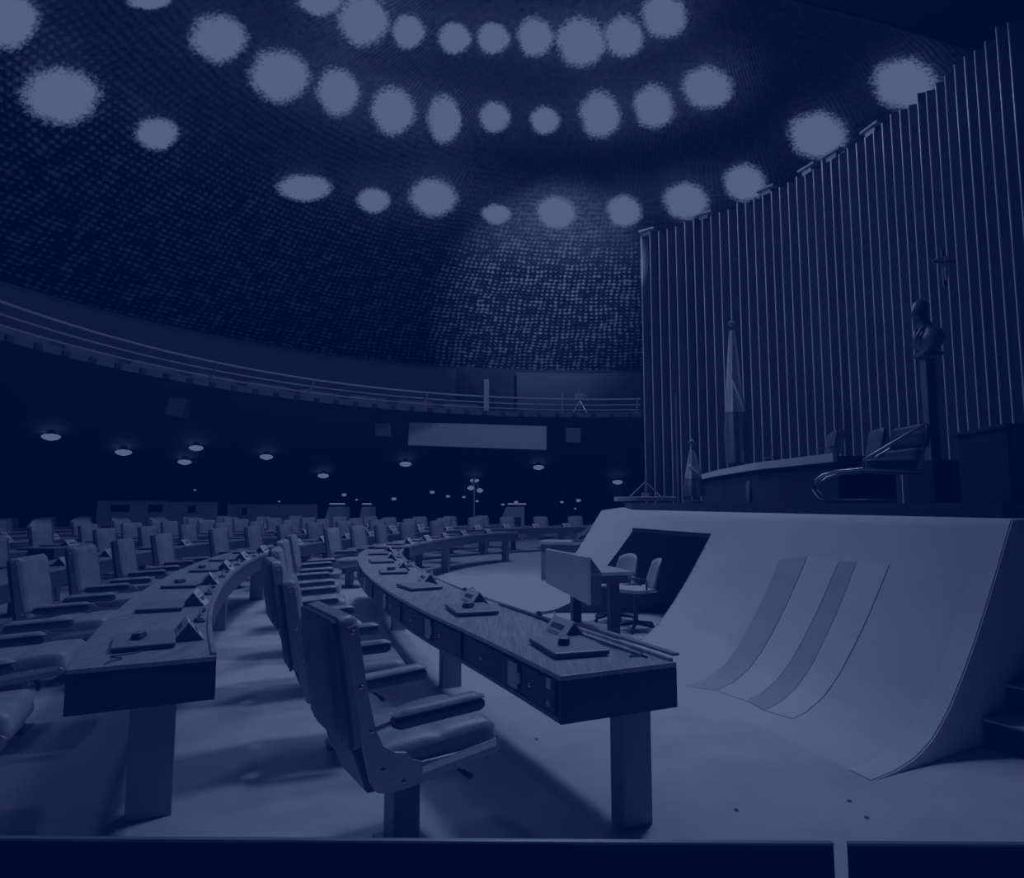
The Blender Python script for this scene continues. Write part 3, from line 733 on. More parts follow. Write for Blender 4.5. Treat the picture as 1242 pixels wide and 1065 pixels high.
tag(MB().box(-.11, .11, 0, .08, 0, q.z, Matrix.Translation((q.x, 26, 0))).build('white_post', 'label'), 'narrow white post in front of the far low counter', 'post')
def ramp_booth(px, w, Y, label):
    a = atd(px, 632, Y); b = atd(px + w, 615, Y); z = b.z
    t = thing('angled_booth', label, 'booth', (a.x, Y, 0)); W = b.x - a.x
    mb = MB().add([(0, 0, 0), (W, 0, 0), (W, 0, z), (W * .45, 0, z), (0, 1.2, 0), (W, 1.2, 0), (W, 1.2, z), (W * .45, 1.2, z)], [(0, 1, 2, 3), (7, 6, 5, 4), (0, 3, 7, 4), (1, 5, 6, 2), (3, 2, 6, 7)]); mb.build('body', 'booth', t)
    mb = MB().add([(W * .5, -.01, z * .25), (W * .9, -.01, z * .25), (W * .9, -.01, z * .7), (W * .62, -.01, z * .7)], [(0, 1, 2, 3)]); mb.build('opening', 'black', t)
    MB().box(W * .5, W * 1.05, -.05, .25, z + .1, z + .14).build('glow_shelf', 'lamp_dim', t)  # shelf brightness put in as emission
ramp_booth(385, 30, 25.5, 'small slanted pale booth far back left of its twin')
ramp_booth(431, 17, 26, 'narrow slanted pale booth far back')
ramp_booth(596, 40, 26.5, 'slanted pale booth far back straight ahead')

# ------------------------------------------------------------------ fin wall
ZF = 8.6
FT = [(780, 288), (835, 281), (862, 267), (905, 251), (945, 237), (990, 212), (1025, 190), (1065, 163), (1105, 141), (1145, 103), (1185, 66)]
FP = [atz(x, y, ZF) for x, y in FT]
# smooth circle-like path: fit by averaging neighbours
for _ in range(6):
    FP = [FP[0]] + [(FP[i - 1] + FP[i] * 2 + FP[i + 1]) / 4 for i in range(1, len(FP) - 1)] + [FP[-1]]
FP.append(FP[-1] + (FP[-1] - FP[-3]) * .9); FP.append(FP[-1] + (FP[-1] - FP[-3]) * .9)
LN = [0]
for i in range(1, len(FP)): LN.append(LN[-1] + (FP[i] - FP[i - 1]).length)
def fpath(q):
    for i in range(len(FP) - 1):
        if q <= LN[i + 1]: return FP[i].lerp(FP[i + 1], (q - LN[i]) / (LN[i + 1] - LN[i])), (FP[i + 1] - FP[i]).normalized()
    return FP[-1], (FP[-1] - FP[-2]).normalized()
print('FINPATH', [tuple(round(c, 1) for c in p) for p in FP], LN[-1])
# ------------------------------------------------------------------ dais
F0 = Vector((1.98, 3.78)); F1 = Vector((-.08, 10.1)); KL = (F1 - F0).length
TD = (F1 - F0).normalized()
def ND(k): 
    t = min(1, max(0, k / KL)); return (Vector((.88, .475)) * (1 - t) + Vector((.92, .39)) * t).normalized()
def FD(k): return F0 + TD * k
PROF = [(0, 0), (.22, .012), (.42, .05), (.60, .13), (.78, .27), (.95, .45), (1.12, .65), (1.28, .86), (1.44, 1.08), (1.53, 1.21), (1.655, 1.385), (1.675, 1.403), (1.74, 1.405)]
ZN = 1.12; ZT = 1.405
def prof_z(u):
    for i in range(len(PROF) - 1):
        if u <= PROF[i + 1][0]:
            a, b = PROF[i], PROF[i + 1]; return a[1] + (b[1] - a[1]) * (u - a[0]) / (b[0] - a[0])
    return ZT
def prof_u(z):
    for i in range(len(PROF) - 1):
        if z <= PROF[i + 1][1]:
            a, b = PROF[i], PROF[i + 1]; return a[0] + (b[0] - a[0]) * (z - a[1]) / (b[1] - a[1])
    return 1.74
def DP(k, u, z): p = FD(k) + ND(k) * u; return (p.x, p.y, z)
us = []
u = 0
while u < 1.74: us.append(u); u += .045
us.append(1.74)
un = prof_u(ZN)
if un not in us: us.append(un); us.sort()
KR = 3.38
def KLf(u): return 5.84 - .404 * u
dt = thing('speakers_dais', 'large pale plastered platform with concave sweeping front and dark recess', 'platform', (F0.x, F0.y, 0))
OFFD = Vector((F0.x, F0.y, 0))
def DB(mb, name, m, par=None, **kw):
    mb.v = [(p[0] - OFFD.x, p[1] - OFFD.y, p[2]) for p in mb.v]; return mb.build(name, m, par or dt, **kw)
mb = MB()
def patch(ka, kb, ulist, nk):
    pts = []
    for i in range(nk + 1):
        for u in ulist:
            a = ka(u) if callable(ka) else ka; b = kb(u) if callable(kb) else kb
            k = a + (b - a) * i / nk; pts.append(DP(k, u, prof_z(u)))
    mb.grid(pts, nk + 1, len(ulist), flip=True)
patch(0, KR, us, 24); patch(KLf, KL, us, 12); patch(KR, KLf, [u for u in us if u >= un], 12)
DB(mb, 'sloping_front', 'concrete', smooth=True)
for k, nm in ((0, 'near'), (KL, 'far')):
    s = 1 if k == 0 else -1
    pr = [(u, prof_z(u)) for u in us] + [(6.2 if k == 0 else 3.4, ZT), (6.2 if k == 0 else 3.4, 0)]
    n = len(pr); mb = MB()
    mb.add([DP(k, u, z) for u, z in pr] + [DP(k + s * .08, u, z * .995) for u, z in pr], [tuple(range(n)), tuple(range(2 * n - 1, n - 1, -1))] + [(i, i + n, (i + 1) % n + n, (i + 1) % n) for i in range(n)])
    DB(mb, 'end_wall', 'concrete')
BK = []
for i in range(25):
    p, d = fpath(LN[-1] * (1 - i / 24)); n = Vector((-d.y, d.x, 0)); n = n if n.dot(Vector((p.x, p.y, 0))) > 0 else -n
    a = p - n * .24; BK.append((a.x, a.y))
mb = MB().prism([DP(0, 1.735, 0)[:2], DP(0, 6.2, 0)[:2]] + BK + [(2.75, 16.6), DP(KL, 1.735, 0)[:2]], ZN + .18, ZT); DB(mb, 'platform_slab', 'concrete')
mb = MB().prism([DP(.25, 2.0, 0)[:2], DP(.25, 6.2, 0)[:2]] + BK + [(2.8, 16.5), DP(KL - .1, 2.2, 0)[:2]], ZT, 1.52); o = mb.build('carpeted_step', 'void', None); tag(o, 'dark carpeted upper step on top of the pale platform', 'platform')
# recess: right wall, left wall, back, ceiling
mb = MB()
pr = [(u, prof_z(u)) for u in us if u <= un] + [(3.4, ZN), (3.4, 0)]
n = len(pr); mb.add([DP(KR, u, z) for u, z in pr] + [DP(KR - .06, u, z) for u, z in pr], [tuple(range(n)), tuple(range(2 * n - 1, n - 1, -1))] + [(i, i + n, (i + 1) % n + n, (i + 1) % n) for i in range(n)])
pr = [(u, prof_z(u)) for u in us if u <= un] + [(3.4, ZN), (3.4, 0)]
mb.add([DP(KLf(u), u, z) for u, z in pr] + [DP(KLf(u) + .06, u, z) for u, z in pr], [tuple(range(n)), tuple(range(2 * n - 1, n - 1, -1))] + [(i, i + n, (i + 1) % n + n, (i + 1) % n) for i in range(n)])
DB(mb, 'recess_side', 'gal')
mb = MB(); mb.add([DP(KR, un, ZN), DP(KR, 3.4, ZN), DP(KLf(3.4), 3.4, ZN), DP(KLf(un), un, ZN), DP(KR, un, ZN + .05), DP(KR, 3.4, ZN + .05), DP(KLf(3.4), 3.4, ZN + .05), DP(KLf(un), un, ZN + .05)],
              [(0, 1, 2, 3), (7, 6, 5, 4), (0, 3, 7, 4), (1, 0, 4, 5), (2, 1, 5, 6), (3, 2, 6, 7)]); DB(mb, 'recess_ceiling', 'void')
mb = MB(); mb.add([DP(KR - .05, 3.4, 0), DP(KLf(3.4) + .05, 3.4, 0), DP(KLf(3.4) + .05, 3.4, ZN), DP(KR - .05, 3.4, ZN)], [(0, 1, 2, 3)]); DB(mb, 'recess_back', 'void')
# darker and paler strips on the slope, found from where they sit on the surface
def surf(px, py):
    r = ray(px, py); t = 2.
    while t < 14:
        p = Vector((0, 0, EYE)) + r * t; d = Vector((p.x, p.y)) - F0
        k = d.dot(TD); n = ND(k)
        # solve p = F0+TD*k + n*u
        det = TD.x * n.y - TD.y * n.x
        k = (d.x * n.y - d.y * n.x) / det; u = (TD.x * d.y - TD.y * d.x) / det
        if u > 0 and p.z < prof_z(min(u, 1.74)): return k, u
        t += .004
    return k, u
def strip(tl, tr, br, bl, name, m):
    c = [surf(*q) for q in (tl, tr, br, bl)]; pts = []
    for i in range(25):
        t = i / 24
        ua = c[0][1] + (c[3][1] - c[0][1]) * t; ub = c[1][1] + (c[2][1] - c[1][1]) * t
        ka = c[0][0] + (c[3][0] - c[0][0]) * t; kb = c[1][0] + (c[2][0] - c[1][0]) * t
        for j in range(3):
            s = j / 2; u = ua + (ub - ua) * s; k = ka + (kb - ka) * s; u2 = u - .006
            pts.append(DP(k, u2, prof_z(u) + .003))
    mb = MB(); mb.grid(pts, 25, 3); o = DB(mb, name, m, smooth=True); return o
mb = MB(); pts = []
for u in us:
    for kk in (.012, .09, .17): pts.append(DP(kk, u - .004, prof_z(u) + .004))
mb.grid(pts, len(us), 3, flip=False); DB(mb, 'end_band', 'stripe_light', smooth=True)
strip((946, 680), (980, 675), (868, 838), (830, 832), 'dark_strip', 'stripe')
strip((981, 675), (1018, 682), (905, 850), (870, 838), 'pale_strip', 'stripe_light')
strip((1019, 682), (1040, 682), (928, 862), (906, 850), 'dark_strip', 'stripe')
strip((1041, 682), (1080, 684), (962, 872), (929, 862), 'pale_strip', 'stripe_light')
Z2 = 1.52
# steps beside the dais
st = thing('side_steps', 'dark carpeted steps rising beside the near end of the pale platform', 'steps', (2.95, 4.31, 0))
dv = ND(0); wv = Vector((dv.y, -dv.x))
for i in range(6):
    a = Vector((0, 0)) + dv * (.30 * i); b = dv * 3.0
    pts = [a, a + wv * 1.6, b + wv * 1.6, b]
    pts = [(p.x + wv.x * .02, p.y + wv.y * .02) for p in pts]
    mb = MB().prism(pts, .17 * i, .17 * (i + 1) - .012); sp = mb.build('step', 'wood_dark', st)
    MB().prism([(p[0], p[1]) for p in pts], .17 * (i + 1) - .012, .17 * (i + 1)).build('tread', 'carpet', sp)  # tread paler than the riser: light on its top put into the colour
M_steps = None

# ------------------------------------------------------------------ fins
M['fin'] = mat('fin_metal', .16, .42, metal=.35, var=.25, scale=2, stretch=(1, 1, .15))
M['fin_highlight'] = mat('fin_edge_highlight', .75, .3, metal=.2, var=.1, scale=2)  # highlight on the fin nose, painted as a paler metal
def fin_proto():
    t = thing('wall_fin', 'fin', 'fin')
    H = ZF - 1.5
    # cross-section: folded sheet, light caught on its nose painted as a paler strip
    mb = MB(); mb.prism([(-.0, -.10), (.012, -.105), (.10, .06), (.10, .13), (.088, .13), (.087, .065)], 0, H); mb.build('blade', 'fin', t)
    mb = MB(); mb.prism([(-.012, -.118), (.008, -.122), (.014, -.104), (-.006, -.098)], 0, H); mb.build('lit_edge', 'fin_highlight', t)
    return t
fp = fin_proto(); q = 0; i = 0; NF = 0
fins = []
while q < LN[-1]:
    fins.append(q); q += .25 - .065 * min(1, q / 12)
for i, q in enumerate(fins):
    p, d = fpath(q)
    x, y = proj((p.x, p.y, 3))
    if x > 1275: break
    o = fp if i == 0 else copy_tree(fp)
    o.location = (p.x, p.y, 1.5); o.rotation_euler = (0, 0, atan2(d.y, d.x) + random.uniform(-.05, .05))
    o.scale = (1, 1, 1 + random.choice((0, 0, 0, .006, .012)))
    tag(o, f'tall vertical metal fin, {ORD[i] if i < 30 else "number " + str(i + 1)} from the left end of the curved fin wall', 'wall fin', 'vertical fins of the curved wall'); NF += 1
print('FINS', NF)
mb = MB(); pts = []; pb = []
for i in range(61):
    p, d = fpath(LN[-1] * i / 60); n = Vector((-d.y, d.x, 0)) 
    if n.dot(Vector((CX + 2, CY - 3, 0)) - Vector((p.x, p.y, 0))) > 0: pass
    n = n if n.dot(Vector((p.x, p.y, 0))) > 0 else -n
    a = p + n * .28; pts += [(a.x, a.y, 0), (a.x, a.y, ZF - .5)]
mb.grid(pts, 61, 2); mb.build('wall_right', 'void', kind='structure', smooth=True)
mb = MB(); pts = []
for i in range(61):
    p, d = fpath(LN[-1] * i / 60); n = Vector((-d.y, d.x, 0)); n = n if n.dot(Vector((p.x, p.y, 0))) > 0 else -n
    a = p - n * .2; b = p + n * .3; pts += [(a.x, a.y, 0), (a.x, a.y, 1.5), (b.x, b.y, 1.5)]
mb.grid(pts, 61, 3); mb.build('baseboard_right', 'void', kind='structure')
# clips on fin heads
k = 0
for (x, y) in ((790, 288), (860, 270), (935, 238), (990, 213), (1022, 196), (1065, 164)):
    c = atz(x, y, ZF); qd = min(range(300), key=lambda j: (fpath(LN[-1] * j / 300)[0] - c).length); p, d = fpath(LN[-1] * qd / 300)
    k += 1
    t = thing('fin_cap', f'small flat bracket on top of the fins, {ORD[k-1]} from the left', 'bracket', (p.x, p.y, ZF + .1), atan2(d.y, d.x))
    MB().box(-.22, .22, -.16, .02, 0, .05).build('plate', 'label', t, bevel=.005); MB().box(-.12, .12, -.12, 0, -.12, 0).build('clamp', 'fin', t)

# ------------------------------------------------------------------ on the dais
# long desk
ZD = 2.10
pl = Vector((3.92, 13.6)); prr = Vector((3.70, 7.3)); 
def dais_desk():
    P = [Vector((3.96, 13.7)), Vector((3.70, 11.8)), Vector((3.58, 9.6)), Vector((3.80, 7.7))]
    t = thing('presiding_desk', 'long dark desk with pale top edge on the raised platform below the fins', 'desk', (P[0].x, P[0].y, Z2))
    def sw(o0, o1, z0, z1, a=0, b=len(P) - 1):
        pts = []; m = 0
        for i in range(a, b + 1):
            d = (P[min(i + 1, len(P) - 1)] - P[max(i - 1, 0)]).normalized(); n = Vector((-d.y, d.x))   # heading toward camera: left normal points +x side
            p = P[i]; A = p + n * o0 - P[0]; B_ = p + n * o1 - P[0]; pts += [(A.x, A.y, z0), (B_.x, B_.y, z0), (B_.x, B_.y, z1), (A.x, A.y, z1)]; m += 1
        fs = []
        for i in range(m - 1):
            for k in range(4): fs.append((i * 4 + k, i * 4 + 4 + k, i * 4 + 4 + (k + 1) % 4, i * 4 + (k + 1) % 4))
        fs += [(0, 1, 2, 3), ((m - 1) * 4 + 3, (m - 1) * 4 + 2, (m - 1) * 4 + 1, (m - 1) * 4)]
        return MB().add(pts, fs)
    H = ZD - Z2
    sw(0, .08, 0, H - .12).build('front_panel', 'void', t); sw(0, .5, H - .13, H - .03).build('worktop', 'wood_dark', t)
    sw(-.05, -.001, H - .1, H + .0, 0, 3).build('pale_edge', 'paper', t); 
    for i in (0, 2, 3):
        d = (P[min(i + 1, 3)] - P[max(i - 1, 0)]).normalized(); n = Vector((-d.y, d.x)); a = P[i] - P[0] + n * .4
        MB().box(-.3, .3, -.04, .04, 0, H - .13, Matrix.Translation((a.x, a.y, 0)) @ Matrix.Rotation(atan2(n.y, n.x), 4, 'Z')).build('support', 'wood_dark', t)
    # oval crest on the front
    q = atd(914, 600, 10.1); mb = MB(); mb.lathe([(.07, 0), (.07, .02), (.055, .03)], 24, Matrix.Translation((3.585 - P[0].x, 10.0 - P[0].y, 1.64 - Z2 + .05)) @ Matrix.Diagonal((1, 1, 2.3, 1)) @ Matrix.Rotation(-pi / 2, 4, 'Y')); mb.v = [(p[0], p[1], p[2]) for p in mb.v]
    o = mb.build('oval_crest', 'grey', t, smooth=True); return t
dais_desk()
# papers on the desk
k = 0
for (px, py, Y) in ((872, 572, 11.9), (945, 557, 9.8), (968, 552, 9.2), (985, 549, 8.8)):
    k += 1
    x = (px - 621) / 800 * Y + .2
    o = MB().box(-.13, .13, -.2, .2, 0, .02, Matrix.Rotation(.2 * k, 4, 'Z')).build('document', 'paper', None, bevel=.003); o.location = (x, Y, ZD - .03)
    tag(o, f'stack of papers on the presiding desk, {ORD[k-1]} from the left', 'papers', 'papers on the presiding desk')
for (px, py, Y, nm) in ((912, 553, 10.9, 'left'), (975, 535, 9.0, 'right')):
    x = (px - 621) / 800 * Y + .15
    t = thing('desk_microphone', f'thin microphone on the presiding desk, {nm} one', 'microphone', (x, Y, ZD - .03))
    MB().lathe([(.05, 0), (.05, .015), (.02, .02)], 14).build('base', 'black', t); MB().tube([(0, 0, .02), (0, 0, .12), (-.04, 0, .17), (.18, -.1, .2)], .006, 6).build('stem', 'grey', t); MB().tube([(.16, -.09, .198), (.24, -.13, .205)], .014, 8).build('capsule', 'black', t)

def exec_chair(label, x, y, rz, s=1.):
    t = thing('presiding_armchair', label, 'chair', (x, y, Z2), rz, None)
    mb = MB(); mb.cushion(.52, .5, .12, tuft_seat, 14, 14, mtx=Matrix.Translation((0, .05, .33))); mb.build('seat', 'leather_dark', t, smooth=True)
    mb = MB(); mb.cushion(.52, .62, .10, tuft_back, 14, 14, e=.03, mtx=Matrix.Translation((0, -.27, .72)) @ Matrix.Rotation(radians(10), 4, 'X') @ Matrix.Rotation(radians(-90), 4, 'X') @ Matrix.Rotation(pi, 4, 'Z')); mb.build('backrest', 'leather_mid', t, smooth=True)
    for sx in (-1, 1):
        mb = MB(); mb.tube([(sx * .28, -.36, 1.04), (sx * .28, -.24, .4), (sx * .28, .28, .36)], .016, 8); fr = mb.build('side_frame', 'chrome', t, smooth=True)
        mb = MB(); mb.tube([(sx * .28, -.28, .6), (sx * .28, .25, .6), (sx * .28, .27, .38)], .018, 8); mb.build('armrest', 'leather_dark', t, smooth=True)
    mb = MB(); mb.tube([(0, 0, .02), (0, 0, .34)], .04, 10); mb.build('pedestal', 'post', t)
    mb = MB(); mb.lathe([(.28, 0), (.28, .02), (.05, .05)], 20); mb.build('base_plate', 'post', t)
    return t
exec_chair('dark leather armchair behind the presiding desk, left one of the two showing only backs', 4.88, 10.6, radians(75)).scale = (1.1, 1.1, 1.1)
exec_chair('dark leather armchair behind the presiding desk, right one of the two showing only backs', 4.90, 9.3, radians(80))
# cantilever lounge chair with tube frame, facing left
Yc = 6.55
O_ = atd(1088, 600, Yc); O_.z = Z2
hv = Vector((O_.y, -O_.x, 0)).normalized(); nv = Vector((O_.x, O_.y, 0)).normalized()
t = thing('cantilever_chair', 'dark leather lounge chair on a looping chrome tube base at the platform edge', 'chair', O_, atan2(hv.y, hv.x))
def cp(px, py, dy=0):
    r = ray(px, py); q = O_.dot(nv) / r.dot(nv); P = Vector((0, 0, EYE)) + r * q
    return Vector(((P - O_).dot(hv), dy, P.z - Z2))
for dy in (0, .6):
    pts = [cp(*q, dy) for q in ((1088, 605), (1040, 608.4), (1008, 608.6), (994, 604), (987, 594), (988, 584), (998, 577), (1015, 572), (1047, 569), (1120, 572))]
    for p in pts[:3]: p.z = .022
    MB().tube(pts, .02, 10).build('base_tube', 'chrome', t, smooth=True)
    pts = [cp(*q, dy) for q in ((1047, 569), (1048, 558), (1080, 539), (1112, 520), (1124, 514), (1124, 532), (1118, 556), (1112, 572))]
    MB().tube(pts, .016, 10).build('arm_tube', 'chrome', t, smooth=True)
a, b = cp(1050, 570), cp(1118, 574)
mb = MB(); mb.cushion(b.x - a.x, .56, .13, tuft_seat, 14, 14, mtx=Matrix.Translation(((a.x + b.x) / 2, .3, a.z))); mb.build('seat', 'leather_dark', t, smooth=True)
zl_, zh_ = cp(1110, 566).z, cp(1110, 515).z; bh = zh_ - zl_; xb_ = cp(1106, 560).x
for i, (z0, z1) in enumerate(((.45, 1.0), (.05, .42))):
    h = bh * (z1 - z0)
    mb = MB(); mb.cushion(.56, h, .12, tuft_back if i == 0 else None, 14, 14, e=.03, mtx=Matrix.Translation((xb_ - .05 + .09 * (z0 + z1) / 2 * 1.5, .3, zl_ + bh * (z0 + z1) / 2)) @ Matrix.Rotation(radians(120), 4, 'Z') @ Matrix.Rotation(radians(12), 4, 'X') @ Matrix.Rotation(radians(-90), 4, 'X') @ Matrix.Rotation(pi, 4, 'Z'))
    mb.build('backrest' if i == 0 else 'lumbar_cushion', 'leather_dark', t, smooth=True)
# low dark side desk on the right and cabinet
tag(MB().box(0, .9, 0, .5, 0, .5).build('dark_cabinet', 'wood_dark', None, bevel=.01), 'low dark cabinet behind the lounge chair on the platform', 'cabinet').location = (4.85, 7.6, Z2)
t = thing('side_desk', 'tall dark desk at the right edge of the platform with a pale paper on top', 'desk', (4.75, 6.3, Z2), radians(-8))
MB().box(0, 1.6, 0, .06, 0, .72).build('front_panel', 'wood_mid', t, bevel=.005); MB().box(0, .06, 0, .9, 0, .72).build('side_panel', 'wood_dark', t, bevel=.005)
MB().box(-.03, 1.65, -.03, .95, .72, .76).build('top', 'wood_dark', t, bevel=.005)
o = MB().box(0, .4, 0, .25, 0, .02).build('document', 'paper'); o.location = (5.1, 6.35, Z2 + .762); tag(o, 'pale papers on the tall dark desk at the right edge', 'papers')

# bust on a tall plinth
YB = 9.3
def bust():
    b = atd(1124, 428, YB); base = Vector((b.x, YB, Z2))
    pt = thing('bust_plinth', 'tall slim plinth standing before the fins under the bronze bust', 'plinth', base)
    H = b.z - Z2
    MB().box(-.07, .07, -.07, .07, .06, H - .09).build('shaft', 'fin', pt, bevel=.005); MB().box(-.2, .2, -.2, .2, 0, .06).build('foot', 'wood_dark', pt)
    MB().box(-.13, .16, -.13, .13, H - .06, H).build('cap', 'bronze', pt, bevel=.01)
    bm_ = MB(); S = 1.0
    # draped shoulders and neck: elliptical sections (centre x, z, rx, ry)
    def ell(secs, n=22):
        vs_ = []; fs = []
        for (cx, cy, z, rx, ry) in secs: vs_ += [(cx + rx * cos(2 * pi * k / n), cy + ry * sin(2 * pi * k / n), z) for k in range(n)]
        for i in range(len(secs) - 1):
            for k in range(n): fs.append((i * n + k, i * n + (k + 1) % n, (i + 1) * n + (k + 1) % n, (i + 1) * n + k))
        fs.append(tuple(range(n - 1, -1, -1))); fs.append(tuple((len(secs) - 1) * n + k for k in range(n))); return vs_, fs
    v, f = ell([(.02, 0, 0, .09, .11), (.02, 0, .05, .12, .17), (.03, 0, .14, .16, .23), (.05, 0, .23, .165, .24), (.04, 0, .30, .13, .2), (.02, 0, .34, .10, .15), (-.0, 0, .38, .092, .105), (-.025, 0, .45, .085, .09), (-.04, 0, .52, .07, .075)])
    for i in range(len(v)):   # cloth folds
        x, y, z = v[i]
        if z < .34: v[i] = (x * (1 + .05 * sin(9 * y * 6 + z * 30)), y * (1 + .04 * sin(z * 50)), z)
    bm_.add(v, f)
    head = [(-.045, 0, .43, .04, .045), (-.06, 0, .46, .075, .06), (-.055, 0, .50, .092, .07), (-.05, 0, .55, .098, .076), (-.045, 0, .60, .10, .078), (-.035, 0, .65, .098, .077), (-.03, 0, .69, .08, .065), (-.03, 0, .72, .045, .04), (-.03, 0, .728, .01, .01)]
    v, f = ell(head, 26)
    v = [((x + .04) * 1.22 - .05, y * 1.2, .43 + (z - .43) * 1.12) for x, y, z in v]
    for i in range(len(v)):
        x, y, z = v[i]; z = .43 + (z - .43) / 1.12
        if x < -.12 and abs(y) < .03: 
            if .535 < z < .56: v[i] = (x - .03, y * .6, v[i][2])           # nose
            if .59 < z < .61: v[i] = (x - .008, y, v[i][2])                 # brow
            if .49 < z < .51: v[i] = (x - .01, y, v[i][2])                 # chin and lips
    bm_.add(v, f)
    for sy in (-1, 1): bm_.add(*ell([(-.03, sy * .092, .54, .005, .005), (-.03, sy * .098, .555, .02, .011), (-.028, sy * .1, .585, .024, .012), (-.028, sy * .095, .615, .007, .006)], 10))
    # collar lapels
    for sy in (-1, 1): bm_.tube([(-.02, sy * .06, .40), (-.11, sy * .05, .32), (-.17, sy * .01, .20), (-.16, 0, .12)], [.02, .024, .02, .012], 8)
    bo = bm_.build('bronze_bust', 'bronze', None, smooth=True); bo.location = (base.x, base.y, Z2 + H); sc = (atd(1124, 366, YB).z - b.z) / .728; bo.scale = (sc, sc, sc); bo.rotation_euler = (0, 0, radians(10))
    tag(bo, 'dark bronze bust of a draped man facing left on the tall slim plinth', 'bust')
bust()
# crucifix on the fins
c = atd(1135, 335, 9.9)
t = thing('wall_crucifix', 'small crucifix hanging on the fins above the bronze bust', 'crucifix', (c.x - .1, c.y - .35, c.z))
MB().box(-.03, .03, -.02, .02, -.28, .28).build('upright', 'bronze', t); MB().box(-.17, .17, -.02, .02, .08, .13).build('crossbar', 'bronze', t)
mb = MB(); mb.tube([(0, -.04, -.2), (0, -.045, 0), (0, -.04, .1)], [.018, .03, .03], 8); mb.tube([(0, -.04, .1), (0, -.05, .16)], [.02, .022], 8); mb.tube([(-.15, -.035, .12), (0, -.04, .08), (.15, -.035, .12)], .014, 6); mb.build('figure', 'grey', t, smooth=True)

# flags
def flag(px, ytop, ybot, Y, wtop, wbot, zbase, label, round_emblem):
    b = atd(px, ybot, Y); top = atd(px, ytop, Y)
    t = thing('standing_flag', label, 'flag', (b.x, Y, zbase)); H = top.z - zbase
    MB().tube([(0, 0, 0), (0, 0, H - .12)], .018, 8).build('pole', 'bronze', t)
    mb = MB(); mb.lathe([(.015, H - .16), (.05, H - .13), (.02, H - .1), (.055, H - .07), (.02, H - .04), (.012, H)], 12); 
    for an in range(5): a = 2 * pi * an / 5; mb.tube([(0, 0, H - .1), (.07 * cos(a), .07 * sin(a), H - .08), (.05 * cos(a), .05 * sin(a), H - .03)], .01, 5)
    mb.build('finial', 'grey', t, smooth=True)
    MB().lathe([(.16, 0), (.16, .03), (.04, .05)], 18).build('base', 'bronze', t)
    z1 = H - .22; z0 = max(.12, (atd(px, ybot, Y).z - zbase)); n = 40; nz = 30
    def cloth(za, zb, m, name, grow=1.):
        pts = []
        for i in range(nz + 1):
            z = za + (zb - za) * i / nz; f = (z1 - z) / (z1 - z0)
            w = wtop + (wbot - wtop) * min(1, f * 1.25) ** .8
            for j in range(n + 1):
                a = 2 * pi * j / n; r = w * (1 + .16 * sin(a * 6 + f * 2) + .08 * sin(a * 11 - f * 3)) * grow
                pts.append((r * cos(a) + .03 * f, r * .7 * sin(a), z))
        mb = MB(); mb.grid(pts, nz + 1, n + 1, flip=True); return mb.build(name, m, t, smooth=True)
    zm = z1 + (z0 - z1) * .62
    cloth(z1, zm, 'cloth1', 'upper_cloth'); cloth(zm, z0, 'cloth2', 'lower_cloth')
    # pale curved band across the upper cloth
    P = []
    for i in range(15):
        s_ = i / 14; f = .32 + .3 * s_; z = z1 + (z0 - z1) * f; a = radians(-150 + 110 * s_ ** .8); w = wtop + (wbot - wtop) * min(1, f * 1.25) ** .8
        P.append((w * 1.12 * cos(a) + .03 * f, w * .7 * 1.2 * sin(a), z))
    MB().tube(P, .016 if wbot < .2 else .022, 6).build('curved_band', 'paper', t, smooth=True)
    return t
flag(893, 388, 562, 12.9, .05, .20, Z2, 'tall furled ceremonial flag with pale curved band behind the presiding desk', True)
flag(841, 531, 612, 11.6, .04, .15, Z2, 'short furled flag with ornate finial left of the presiding desk', False)

# pale ledge with folded stand left of the flags
t = thing('pale_stand_table', 'narrow pale table top with thin folded stand left of the short flag', 'table', (2.35, 11.6, Z2 + .002))
a = atd(747, 606, 11.6); b = atd(817, 606, 11.6)
zl = a.z - Z2
MB().box(a.x - 2.35, b.x - 2.35, -.2, .2, zl - .03, zl + .045).build('top', 'panel', t, bevel=.008)
for xx in (a.x - 2.35 + .15, b.x - 2.35 - .15): MB().box(xx - .02, xx + .02, -.02, .02, 0 if True else 0, zl - .03).build('leg', 'black', t)
t = thing('folding_stand', 'thin folding stand with spread legs on the pale narrow table top', 'stand', (atd(783, 600, 11.6).x, 11.6, a.z + .045))
for s in (-1, 1): MB().tube([(0, 0, .27), (s * .27, 0, .01)], .008, 6).build('leg', 'rail', t)
MB().box(-.06, .06, -.04, .04, 0, .08).build('clamp', 'grey', t); MB().tube([(0, 0, .05), (0, 0, .3)], .01, 6).build('stem', 'grey', t)
p = atd(823, 619, 10.9)
tag(MB().tube([(0, 0, 0), (0, 0, 1.9)], .012, 8).build('slender_mast', 'rail'), 'slender upright mast at the front of the platform left of the flags', 'mast').location = (p.x, 10.9, ZT)

